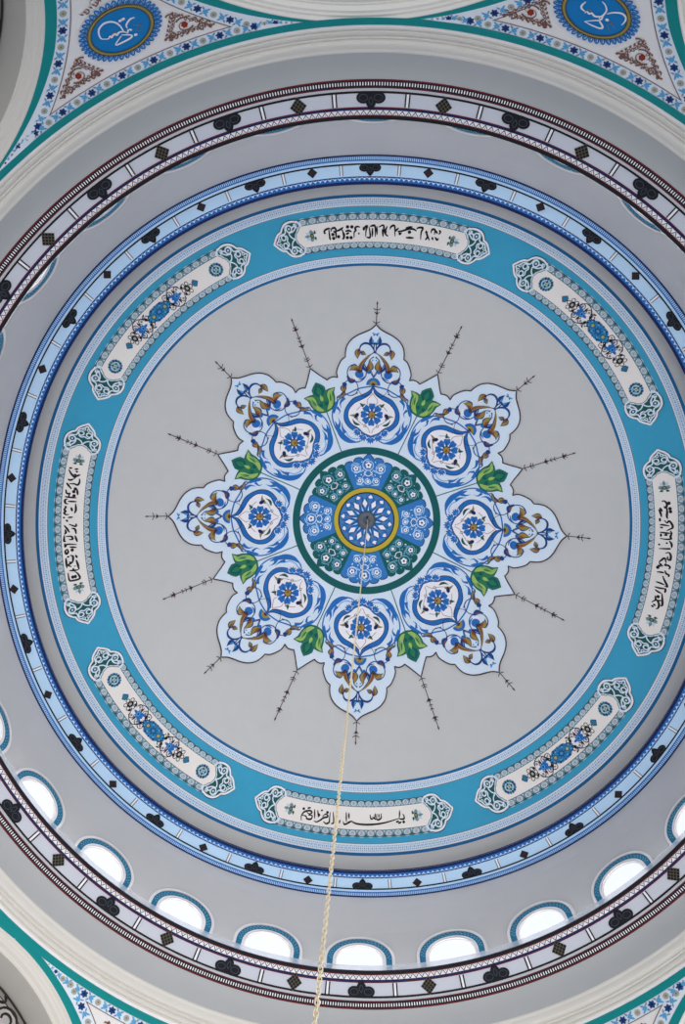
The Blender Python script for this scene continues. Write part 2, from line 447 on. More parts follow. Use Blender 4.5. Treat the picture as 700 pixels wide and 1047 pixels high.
for k in range(8):
    cL, cR = BAY[k][0], BAY[(k+1) % 8][0]+(360 if k == 7 else 0)     # bays either side (right one seen first)
    A = lambda z, d: cL+psi(k, z, d)
    B = lambda z, d: cR-psi(k+1, z, d)
    m = MB()
    def band(fa, fb, z0, z1, key, l, n=40, cols_=1):
        Z = zrows(z0, z1, n); vs = []; fs = []
        for z in Z:
            a, b = fa(z), fb(z)
            if b < a: a = b = (a+b)/2
            for c in range(cols_+1): vs.append(sph(a+(b-a)*c/cols_, z, l))
        W = cols_+1
        for i in range(len(Z)-1):
            for c in range(cols_): fs.append((i*W+c, i*W+c+1, (i+1)*W+c+1, (i+1)*W+c))
        m.add(vs, fs, key)
    band(lambda z: A(z, -.01), lambda z: B(z, -.01), ZR1+.02, ZLOW, 'white', 0, 48, 14)
    for s in (0, 1):
        E_ = (lambda z, d: A(z, d)) if s == 0 else (lambda z, d: B(z, d))
        lo = (lambda d0, d1: (lambda z: E_(z, d0), lambda z: E_(z, d1))) if s == 0 else (lambda d0, d1: (lambda z: E_(z, d1), lambda z: E_(z, d0)))
        mid = lambda z: (A(z, .0)+B(z, .0))/2
        def clip(d0, d1):
            def e_(d): return (lambda z: (cL+psit(k, z) if s == 0 else cR-psit(k+1, z))) if d == 'T' else (lambda z: E_(z, d))
            fa, fb = (e_(d0), e_(d1)) if s == 0 else (e_(d1), e_(d0))
            if s == 0: return (lambda z: min(fa(z), mid(z)), lambda z: min(fb(z), mid(z)))
            return (lambda z: max(fa(z), mid(z)), lambda z: max(fb(z), mid(z)))
        band(*clip('T', .33), ZR2, ZLOW, 'palew', .008, 60)
        band(*clip(.33, .345), ZR3, ZLOW, 'brown', .008, 60)
        band(*clip(0, 'T'), ZR2+.01, ZLOW, 'teal', .012, 60)
    band(lambda z: cL+psit(k, z), lambda z: cR-psit(k+1, z), ZR2, ZR3, 'palew', .006, 4, 40)
    band(lambda z: A(z, .345), lambda z: B(z, .345), ZR3, ZR3-.013, 'brown', .007, 1, 40)
    # painted flower sprays along the pale border
    def spray(pos, tan, j, sc=1):
        # pos: (ang, z); tan: unit direction in (metres clockwise, metres up)
        t = Vector(tan)
        nrm = Vector((-t.y, t.x))
        def F(u, v, l=0):
            q = (t*u+nrm*v)*sc; return sph(pos[0]-math.degrees(q.x/8.75), pos[1]+q.y*.93, l)
        if j == 0:
            for i in range(6): a = pi/3*i+.3; leaf(m, F, (0, 0), (.074*cos(a), .074*sin(a)), .052, 'deep', .014)
            disc(m, F, (0, 0), .022, 'navy', .017, 6)
        elif j == 2:
            disc(m, F, (0, 0), .054, 'sand', .014, 9); disc(m, F, (0, 0), .018, 'oldgold', .016, 6)
        else:
            sg = 1 if j == 1 else -1
            poly(m, F, [(-.052*sg, 0), (-.01*sg, .046), (.05*sg, .0), (-.01*sg, -.046)], 'bud', .014)
            for s_ in (-1, 1): leaf(m, F, (.0, .02*s_), (.06*sg, .075*s_), .034, 'bud', .014); leaf(m, F, (-.03*sg, .025*s_), (-.08*sg, .08*s_), .03, 'cell', .014)
    st = .135; zmid = (ZR2+ZR3)/2
    n = int((B(zmid, .24)-A(zmid, .24))*pi/180*8.68/st)
    cA, cB = A(zmid, .24), B(zmid, .24)
    for i in range(n+1):
        a = cB-(cB-cA)*(i+.0)/max(1, n) if n else cA
        spray((a, zmid), (1, 0), i % 4)
    for s in (0, 1):                      # the spray runs on into the narrowing corner
        c0 = cL if s == 0 else cR; off = (cA-cL) if s == 0 else (cR-cB); jj = 0
        while off > 0:
            off -= math.degrees(st*.62/8.7); jj += 1; z = ZR2
            while z > ZR2-.14 and psit(k+s, z) < off: z -= .002
            g = ZR2-z
            if g < .035 or off < 0: break
            spray((c0+off*(1 if s == 0 else -1), ZR2-g/2), (1, 0), (jj*(1 if s == 0 else 3)) % 4, min(1, g/.15))
    for s in (0, 1):
        kk = k+s; c, w, zc = BAY[kk % 8]; d = .235; rad = w+d; ph = acos(min(1, (zmid-zc+w)/rad))
        while True:
            ph += st/rad; z = zc-w+rad*cos(ph)
            if z < ZLOW+.1: break
            a = A(z, d) if s == 0 else B(z, d)
            ii = int(round(ph*rad/st)); dx = cos(ph)*(-1 if s == 0 else 1); dy = -sin(ph)
            spray((a, z), (dx, dy), ii % 4)
    wl = m.build('wall_'+PSIDE[k], kind='structure')
    wl['label'] = 'white pendentive wall with teal edging and flowered pale blue border'
    pend_walls.append((wl, (cL+cR)/2))
mb = MB()
lathe(mb, [(rs(ZR1)-.012, ZR1+.01), (rs((ZR1+ZR2)/2)-.014, (ZR1+ZR2)/2), (rs(ZR2)-.014, ZR2)], 'teal', 300)
mb.build('trim_5', kind='structure')['label'] = 'thin teal painted ring along the foot of the moulding'

# arch bays: stepped archivolt, soffit and the wall of the recess behind
for k in range(8):
    c, w, zc = BAY[k]; a0 = R(c)
    def A3(rad, dep, ph):
        # circle of radius rad in the bay, dep metres outwards from the curved pendentive face
        lat = rad*sin(ph); z = zc-w+rad*cos(ph)
        zz = zc-w+w*cos(ph); lt = w*sin(ph); base = sqrt(max(.1, rs(zz)**2-lt*lt))
        y = base+dep
        X = y*cos(a0)+(-lat)*sin(a0)*-1*-1; Y = y*sin(a0)-(-lat)*cos(a0)
        return Vector((y*cos(a0)-lat*sin(a0), -(y*sin(a0)+lat*cos(a0)), z+EYE))
    m = MB(); NP = 72; phs = [-R(88)+R(176)*i/NP for i in range(NP+1)]
    prof = [(w, -.012, 'mould'), (w-.015, .0, 'mould'), (w-.02, .05, 'mould'), (w-.045, .07, 'mould'), (w-.05, .10, 'mould'), (w-.075, .125, 'mould'), (w-.08, .20, 'mould'), (w-.10, .215, 'mould'), (w-.10, .235, 'mould'), (w-.115, .24, 'mould')]
    def sweep(pf, key, flat=None):
        vs = []; fs = []
        for rad, dep in pf:
            for p in phs: vs.append(A3(rad, dep, p))
        W = NP+1
        for j in range(len(pf)-1):
            for i in range(NP): fs.append((j*W+i, j*W+i+1, (j+1)*W+i+1, (j+1)*W+i))
        m.add(vs, fs, key)
    sweep([(p[0], p[1]) for p in prof], 'mould')
    bay = m.build('trim_%d' % (6+k), kind='structure'); bay['label'] = 'stepped off-white arch moulding beside the %s recess' % SIDE[k]
    m = MB()
    sweep([(w-.115, .24), (w-.115, .5), (w-.115, .80)], 'plaster_recess')
    # back wall of the recess; bays without grilles get an added glow lighting the soffit
    R1 = w-.115; vs = []; fs = []
    for j in range(9):
        for p in phs: vs.append(A3(R1*(1-j/9), .80, p) if j else A3(R1, .80, p))
    W = NP+1
    for j in range(8):
        for i in range(NP): fs.append((j*W+i, j*W+i+1, (j+1)*W+i+1, (j+1)*W+i))
    m.add(vs, fs, 'white' if k in (1, 3) else 'pane')
    m.build('wall_'+SIDE[k], kind='structure')['label'] = 'pale vaulted recess behind the %s arch' % SIDE[k]
    if k in (1, 3):
        g = empty('wrought_iron_grille', tuple(A3(R1-.5, .7, 0)))
        def tube(pts, rad, name, closed=False):
            cu = bpy.data.curves.new(name, 'CURVE'); cu.dimensions = '3D'; cu.bevel_depth = rad; cu.bevel_resolution = 2
            sp = cu.splines.new('POLY'); sp.points.add(len(pts)-1)
            for i_, q in enumerate(pts): sp.points[i_].co = (*q, 1)
            ob = bpy.data.objects.new(name, cu); C.objects.link(ob)
            dg = bpy.context.evaluated_depsgraph_get(); me = bpy.data.meshes.new_from_object(ob.evaluated_get(dg))
            bpy.data.objects.remove(ob); me.materials.clear(); me.materials.append(M['iron'])
            o2 = bpy.data.objects.new(name, me); C.objects.link(o2); hang(o2, g); return o2
        tube([A3(R1-.035, .66, R(t)) for t in range(-80, 81, 2)], .018, 'arched_bar')
        tube([A3(R1-.16, .66, R(t)) for t in range(-80, 81, 2)], .008, 'arched_bar')
        for t0 in range(-78, 79, 12):
            pts = []
            for i in range(40):
                t = i/39; an = R(t0)*0+2*pi*1.6*t; rr = .26*(1-.72*t)
                pts.append(A3(R1-.36+rr*sin(an), .66, R(t0+math.degrees(rr*cos(an)/R1))))
            tube(pts, .020, 'iron_scroll')
            pts = []
            for i in range(30):
                t = i/29; an = pi-2*pi*1.2*t; rr = .17*(1-.7*t)
                pts.append(A3(R1-.72+rr*sin(an), .66, R(t0+4+math.degrees(rr*cos(an)/R1))))
            tube(pts, .016, 'iron_scroll')
            pts = [A3(R1-.06-.34*i/10, .66, R(t0+5.5+1.6*sin(i*.6))) for i in range(11)]
            tube(pts, .022, 'iron_leaf')
        tag(g, 'dark wrought iron scroll grille behind the %s arch' % ('lower-left' if k == 3 else 'upper-left'), 'grille', 'iron grilles in the arch recesses')

# ------------------------------------------------------------------ roundels and brown arabesques
TXT = {"bottom":[[0.13,0.081,0.04,0.061,-0.01,0.081,-0.11,0.103,-0.28,0.112,-0.44,0.111,-0.62,0.101,-0.8,0.081,-0.97,0.052,-1.13,0.024],[-1.17,-0.124,-1.16,-0.057,-1.14,0.018],[-1.13,0.024,-1.19,0.04,-1.26,0.035,-1.26,-0.018,-1.24,-0.05],[-1.05,0.086,-1.13,0.07],[-1.1,0.113,-1.19,0.089],[-1.24,0.093],[-0.42,-0.07,-0.44,0.006,-0.5,0.006],[-0.55,-0.091,-0.54,-0.001],[-0.59,-0.083,-0.59,0.023,-0.69,0.002,-0.7,-0.088],[-0.64,-0.082,-0.64,-0.006],[-0.48,-0.024,-0.57,0.022],[0.11,-0.087,0.1,0.019],[1.25,0.161,1.27,0.102,1.26,0.048,1.21,-0.008,1.09,-0.042,1.03,-0.013,1.09,0.02,1.16,-0.007],[1.25,0.068,1.16,0.07,1.13,0.11,1.05,0.113,1.01,0.084,1.02,0.039,1.11,0.045],[0.98,-0.081,0.94,0.082],[0.95,0.13,0.88,0.138,0.79,0.093,0.73,0.049,0.62,0.013,0.69,-0.025,0.76,0.029],[0.9,-0.077,0.85,0.055],[0.72,0.115,0.65,0.146,0.58,0.115,0.58,0.055,0.58,-0.067],[0.51,-0.082,0.47,0.105,0.53,0.133],[0.33,0.116,0.32,0.048],[0.18,-0.098,0.16,0.082],[0.24,0.072,0.21,0.123,0.13,0.103,0.03,0.061],[0.11,-0.087,0.11,0.004],[1.25,-0.055],[1.16,-0.077,1.08,-0.098],[0.82,-0.079,0.77,-0.085],[0.85,0.009],[0.65,-0.06]],"top":[[-1.33,0.013,-1.36,0.014,-1.35,0.06,-1.27,0.09,-1.21,0.083],[-1.25,0.072,-1.25,-0.092,-1.23,-0.119],[-1.21,0.028,-1.18,0.08,-1.11,0.089,-1.08,0.032,-1.13,0.013,-1.14,0.045],[-1.09,0.079,-1.1,-0.108],[-1.08,0.024,-0.99,0.047,-0.91,0.088],[-0.95,0.067,-0.92,-0.028,-0.92,-0.122,-0.96,-0.119],[-0.9,-0.014,-0.9,-0.116],[-0.87,0.008,-0.79,0.019,-0.72,-0.008],[-0.86,-0.047,-0.78,-0.021],[-0.67,-0.12,-0.66,-0.019,-0.62,0.019,-0.64,0.058,-0.58,0.087,-0.52,0.07],[-0.56,-0.03,-0.54,-0.061],[-0.46,0.045,-0.43,0.022,-0.4,0.075,-0.35,0.09,-0.38,0.013,-0.39,-0.111],[-0.44,0.037,-0.43,0.076],[-0.31,0.075,-0.28,-0.112,-0.37,-0.119],[-0.29,0.082,-0.23,0.098,-0.17,0.083,-0.16,-0.11],[-0.23,0.06,-0.23,-0.111],[-1.17,-0.03],[-1.16,-0.102],[-1.04,-0.081],[-0.81,0.089],[-0.71,0.084],[-0.83,-0.112],[-0.74,-0.117],[-0.13,0.089,-0.12,-0.073],[-0.09,0.072,0.02,0.111,0.04,0.022,0.09,-0.057,0.15,-0.091],[0.0,0.039,0.03,-0.105],[0.11,0.097,0.08,0.024,0.1,-0.029],[0.18,0.038,0.2,0.093,0.28,0.107,0.31,-0.081],[0.29,-0.0,0.38,0.079],[0.36,0.014,0.48,0.033,0.61,0.081,0.72,0.085,0.8,0.058],[0.39,0.025,0.42,-0.036,0.46,0.004],[0.64,0.022],[0.54,0.092,0.69,0.126],[0.79,0.093,0.83,0.125,0.93,0.13,0.91,0.046,0.93,-0.089],[1.01,0.097,1.06,0.013,1.14,-0.075],[1.0,0.059,1.06,0.067],[1.09,-0.001,1.04,-0.083],[1.14,0.062,1.14,0.127,1.21,0.138,1.22,0.049],[1.21,0.13,1.29,0.081],[1.3,0.145,1.34,0.117,1.32,0.067],[1.18,-0.004,1.22,-0.053],[1.25,0.008,1.31,-0.037,1.34,-0.002],[0.57,-0.087,0.76,-0.075]],"right":[[-1.27,-0.071,-1.29,-0.03,-1.24,0.013,-1.18,0.019,-1.12,-0.008,-1.14,-0.023,-1.16,-0.036],[-1.14,0.012,-1.03,0.018,-0.92,0.01,-0.86,0.024],[-1.09,-0.13,-1.0,-0.103,-0.9,-0.085],[-1.13,-0.108,-1.03,-0.072],[-0.88,-0.116,-0.79,-0.115],[-0.82,-0.036,-0.76,0.013,-0.81,0.043,-0.77,0.082,-0.69,0.112,-0.64,0.102,-0.61,0.053,-0.57,0.004],[-0.71,-0.122,-0.71,-0.057,-0.69,0.053],[-0.65,-0.117,-0.64,-0.057],[-0.53,-0.12,-0.52,-0.015,-0.52,0.075],[-0.5,-0.095,-0.42,-0.093],[-0.47,-0.044,-0.47,0.006,-0.5,-0.014],[-0.58,0.073,-0.52,0.094,-0.44,0.077,-0.39,0.088,-0.37,-0.001,-0.38,-0.111],[-0.25,-0.126,-0.21,-0.109],[-0.3,0.012,-0.26,0.024],[-0.34,0.06,-0.27,0.103,-0.18,0.108],[-1.23,0.056],[-1.1,0.07],[-1.03,0.077],[-0.13,-0.118,-0.15,0.057,-0.17,0.09],[-0.04,0.005,-0.06,0.074,0.02,0.109,0.11,0.099,0.09,0.051,0.03,0.057],[0.2,-0.092,0.14,-0.05,0.08,0.003,0.19,0.036],[0.21,-0.091,0.29,-0.012],[0.2,0.038,0.25,0.019,0.24,0.077,0.28,0.116,0.33,0.098],[0.27,-0.109,0.3,-0.046],[0.33,-0.102],[0.44,-0.108,0.43,-0.019,0.43,0.028],[0.37,0.033,0.44,0.065,0.46,0.114,0.51,0.109],[0.51,0.009,0.6,0.051,0.68,0.098,0.74,0.124,0.73,0.069],[0.68,-0.098,0.69,-0.008,0.71,0.067],[0.81,-0.102,0.81,-0.0,0.79,0.115],[0.79,0.104,0.89,0.102],[0.87,-0.086,0.91,-0.007,0.92,0.043],[1.01,-0.05,1.11,-0.018,1.08,0.096],[0.92,0.054,1.07,0.088,1.19,0.106,1.21,0.062],[1.02,0.001],[1.19,-0.088,1.11,-0.018,1.17,0.041,1.27,0.052,1.32,0.014],[1.27,-0.083,1.29,-0.029],[1.22,-0.056,1.25,-0.002]],"left":[[1.34,0.15,1.35,0.09],[1.31,0.147,1.25,0.117,1.18,0.066,1.14,0.01,1.21,0.014,1.19,0.048],[1.11,0.032,1.12,0.013],[1.33,0.045,1.35,-0.025],[1.29,0.019,1.27,-0.025],[1.15,0.011,1.19,-0.036,1.22,-0.075],[1.08,0.143,1.06,0.094,1.1,0.031],[1.12,-0.072,1.03,-0.081,0.96,-0.053,0.98,0.012,0.97,0.104],[0.99,0.153,0.94,0.122,0.85,0.052],[0.83,0.152,0.75,0.136,0.73,0.093,0.75,0.074,0.67,0.089],[0.66,0.159,0.65,0.076,0.64,-0.059],[0.55,0.101,0.55,-0.065],[0.61,0.104,0.59,0.144,0.56,0.153,0.5,0.139,0.49,0.087],[0.43,0.156,0.42,0.125,0.35,0.153,0.31,0.131,0.27,0.155,0.23,0.118,0.24,0.067],[0.41,0.032,0.31,0.007],[0.18,0.158,0.14,0.157],[0.16,0.086,0.17,-0.007],[0.11,0.116,0.06,0.085],[0.86,-0.052,0.71,-0.075],[0.79,0.004],[0.69,-0.008],[0.86,-0.02],[0.5,-0.047,0.35,-0.059,0.26,-0.036],[-0.02,0.154,-0.11,0.099,-0.2,0.055],[-0.0,0.065,-0.06,-0.059,0.01,-0.07],[-0.12,0.138,-0.19,0.122,-0.24,0.151],[-0.1,0.02,-0.13,-0.047,-0.25,-0.067],[-0.26,0.152,-0.39,0.162,-0.41,0.129],[-0.29,0.125,-0.3,0.024,-0.37,0.004,-0.37,0.072],[-0.45,0.153,-0.54,0.147,-0.48,0.11,-0.51,-0.069],[-0.28,-0.044,-0.45,-0.083],[-0.59,0.116,-0.64,0.153,-0.71,0.136,-0.66,0.099,-0.59,0.116],[-0.55,0.069,-0.58,-0.064],[-0.63,0.024],[-0.75,0.072,-0.78,0.024,-0.87,0.025,-0.94,0.043],[-0.8,0.154,-0.91,0.154,-1.04,0.156],[-0.79,0.131,-0.77,0.085],[-0.91,0.108,-0.93,0.054,-0.98,0.126,-1.03,0.065],[-1.02,0.007,-1.04,0.003],[-1.11,0.119,-1.13,0.031,-1.13,-0.049],[-1.07,0.046,-1.13,0.036],[-0.88,-0.03,-1.0,-0.052,-1.13,-0.061],[-1.16,0.148,-1.32,0.147,-1.36,0.106,-1.35,-0.049,-1.22,-0.026,-1.16,0.023],[-1.28,0.073],[-1.28,0.027],[-0.76,-0.029,-0.84,-0.057]],"roundel_left":[[-0.26,0.02,-0.31,-0.018,-0.31,-0.09,-0.27,-0.17,-0.18,-0.213,-0.09,-0.201,-0.02,-0.153,0.02,-0.075,0.03,0.0,0.03,0.057],[-0.27,0.014,-0.22,0.036,-0.18,0.009,-0.17,0.043,-0.14,0.022,-0.1,0.016,-0.08,0.046,-0.04,0.022,0.01,0.033,0.05,0.063,0.08,0.099],[0.1,0.02,0.11,-0.035,0.17,-0.081,0.22,-0.098,0.27,-0.088],[0.11,0.038,0.08,0.084],[0.12,0.044,0.15,0.082],[-0.02,0.076,0.1,0.141,0.1,0.177,0.0,0.191,-0.17,0.179,-0.03,0.088],[0.06,-0.139],[0.11,-0.144],[0.17,0.171]],"roundel_right":[[-0.16,0.035,-0.23,0.005,-0.24,-0.047,-0.21,-0.115],[-0.16,0.055,-0.13,0.023,-0.1,0.046,-0.06,0.019,-0.01,0.046,0.07,0.021,0.1,-0.023,0.11,-0.107,0.06,-0.177,0.0,-0.209],[0.1,-0.023,0.1,0.055,0.06,0.052],[0.14,-0.059,0.21,-0.116,0.32,-0.157,0.4,-0.13,0.42,-0.064,0.4,0.009],[-0.11,0.182,0.06,0.091,0.11,0.107,0.17,0.157,0.14,0.191,0.02,0.197,-0.11,0.182],[0.18,0.026]]}
def strokes(mb, F, L, w, k, l):
    for s in L:
        pts = [(s[i], s[i+1]) for i in range(0, len(s), 2)]
        if len(pts) == 1: disc(mb, F, pts[0], w*1.0, k, l, 6, 1, .8)
        else: stroke(mb, F, pts, w, k, l, 4, taper=4)
def arabesque(parent, axis, dirn, flip):
    # triangle of scrolls between roundel and border; x along, y up
    m = MB(); F0 = penf(axis, 12.62)
    def F(u, v, l=0): return F0(-u*dirn, v, l)
    if not flip:
        K = 8.9*pi/180
        cx, cy = 5.85*K, .335
        floret(m, F, (cx, cy), .055, 'red', 'rust', .014, 6)
        for (x, y, r, a, t) in ((cx, cy, .14, 30, .85), (cx-.27*.6, cy-.19, .07, 200, 1.1), (7.5*K, .44, .085, 90, 1.2), (cx-.25, cy+.1, .07, 300, 1.1), (cx+.02, cy-.02, .15, 210, .6), (4.2*K, .46, .05, 80, 1.1), (8.3*K, .48, .04, 80, 1.)):
            stroke(m, F, spiral(x, y, r, r*.25, a, t, 14, .8), .028, 'brown', .012, raw=True, taper=2)
        tri = [(5.05*K, .05), (3.2*K, .49), (8.95*K, .50)]
        for q in range(3):
            p0, p1 = Vector(tri[q]), Vector(tri[(q+1) % 3])
            N = 13 if q != 1 else 18
            for i in range(N):
                t = (i+.5)/N; p = p0.lerp(p1, t); ce = Vector((cx, cy)); inn = (ce-p)*.2
                leaf(m, F, p+inn*.2, p+inn+(p1-p0)*.05, .028, 'brown' if i % 4 else 'rust', .013, bend=.3 if i % 2 else -.3)
                if i % 2: disc(m, F, p+inn*1.5, .012, 'brown', .013, 6)
                else: stroke(m, F, spiral(p.x+inn.x*1.6, p.y+inn.y*1.6, .035, .01, 57*i, 1.1, 8), .014, 'brown', .012, raw=True)
    else:
        cx, cy = 0, -.62
        floret(m, F, (cx, cy), .05, 'red', 'rust', .014, 6)
        for sg in (-1, 1):
            for (x, y, r, a, t) in ((sg*.16, cy+.05, .09, 90, 1.1*sg), (sg*.3, cy+.12, .055, 60, 1.1*sg), (sg*.07, cy-.16, .07, 40, 1.1*sg), (sg*.03, cy-.3, .04, 60, sg)):
                stroke(m, F, spiral(x, y, r, r*.25, a, t, 14, .8), .02, 'brown', .012, raw=True, taper=2)
            for i in range(7):
                leaf(m, F, (sg*(.05+.05*i), cy+.09+.01*i), (sg*(.08+.055*i), cy+.02+.015*i), .025, 'brown', .013)
    m.build('corner_arabesque', parent)
for (wl, mid), key in ((pend_walls[0], 'roundel_left'), (pend_walls[7], 'roundel_right'), (pend_walls[3], None), (pend_walls[4], None)):
    ax = {'roundel_left': 114.1, 'roundel_right': 68.04}.get(key, mid)
    for d in (-1, 1): arabesque(wl, ax, d, False)
    if key is None: continue
    arabesque(wl, ax, 1, True)
    F = penf(ax, 12.62)
    t = empty('calligraphy_roundel', tuple(F(0, 0, 0)))
    E = lambda r, q=.725: [(r*cos(2*pi*i/64), r*q*sin(2*pi*i/64)) for i in range(64)]
    m = MB(); fill(m, F, E(.462), 'roundel', .022, (0, 0), 5); hang(m.build('blue_field'), t)
    m = MB(); stroke(m, F, E(.490), .062, 'oldgold', .03, raw=True, closed=True)
    stroke(m, F, E(.521), .014, 'dbrown', .031, raw=True, closed=True); stroke(m, F, E(.459), .012, 'dbrown', .031, raw=True, closed=True); stroke(m, F, E(.49), .008, 'gold', .032, raw=True, closed=True)
    hang(m.build('gold_rim'), t)
    m = MB(); stroke(m, F, E(.575), .125, 'pale', .012, raw=True, closed=True)
    n = 40
    for i in range(n):
        a = 2*pi*i/n
        def q(rr, da): return (rr*cos(a+da), rr*.725*sin(a+da))
        stroke(m, F, [q(.53, -.06), q(.60, -.05), q(.645, 0), q(.60, .05), q(.53, .06)], .020, 'blue', .018, 3)
        stroke(m, F, [q(.52, 0), q(.57, .03), q(.62, .0)], .026, 'bud', .017, 2)
        disc(m, F, q(.565, 0), .014, 'blue', .019, 5)
    hang(m.build('lace_border'), t)
    m = MB(); strokes(m, F, TXT[key], .030, 'petalwhite', .030)
    for s in ([(.3, .02), (.22, .1), (.28, .16)], [(.33, .1), (.26, .04), (.2, .02)], [(-.18, .03), (-.1, -.02), (-.04, .04)]):
        stroke(m, F, s, .008, 'oldgold', .029)
    hang(m.build('calligraphy'), t)
    tag(t, 'blue oval calligraphy roundel with gold rim in the upper %s corner' % ('left' if key == 'roundel_left' else 'right'), 'roundel', 'calligraphy roundels')

# ================================================================== STAR MEDALLION
AX0 = 87.3
OUT = [[(0, 5.17), (.13, 5.06), (.30, 4.98), (.46, 4.91), (.62, 4.80), (.73, 4.65), (.765, 4.5), (.765, 4.38)],
       [(.765, 4.38), (.87, 4.29), (.95, 4.13), (.985, 3.99), (.955, 3.87)]]
TUL = [[(-.597, 3.93), (-.50, 3.985), (-.40, 3.99), (-.31, 3.965)], [(-.31, 3.965), (-.20, 4.10), (-.09, 4.25), (0, 4.37)]]
def rot(p, deg): a = R(deg); return (p[0]*cos(a)+p[1]*sin(a), -p[0]*sin(a)+p[1]*cos(a))   # clockwise
half_ = []
for seg in OUT: half_ += [tuple(q) for q in cr(seg, 4)][:-1]
half_ += [rot((p[0], p[1]), 22.5) for seg in TUL for p in cr(seg, 4)][:-1]
tulip_tip = rot((0, 4.37), 22.5)
sector = half_+[tulip_tip]+[rot((-p[0], p[1]), 45) for p in reversed(half_)]
outline = []
for k in range(8): outline += [rot(p, 45*k) for p in sector[:-1]]
F0 = lobe(AX0)
med = empty('ceiling_medallion', (0, 0, zd(0)+EYE))
m = MB(); fill(m, F0, outline, 'pale', .045, (0, 0), 30, side=.045); hang(m.build('star_panel'), med)
m = MB(); stroke(m, F0, outline, .032, 'dbrown', .049, raw=True, closed=True); hang(m.build('star_outline'), med)
LB = .050
def oleaf(m, F, p, q, w, bend=0, l=LB+.006, k='ochre'):
    leaf(m, F, p, q, w*1.55, 'deep', l-.0015, bend, 8); leaf(m, F, p, q, w, k, l, bend, 8)
    P_, Q_ = Vector(p), Vector(q)
    leaf(m, F, P_.lerp(Q_, .02), P_.lerp(Q_, .62), w*.62, 'rust', l+.0015, bend*.8, 6); leaf(m, F, P_.lerp(Q_, .0), P_.lerp(Q_, .3), w*.6, 'dbrown', l+.003, 0, 5)
def sym(fn, sgs=(1, -1)):
    for s in sgs: fn(s)
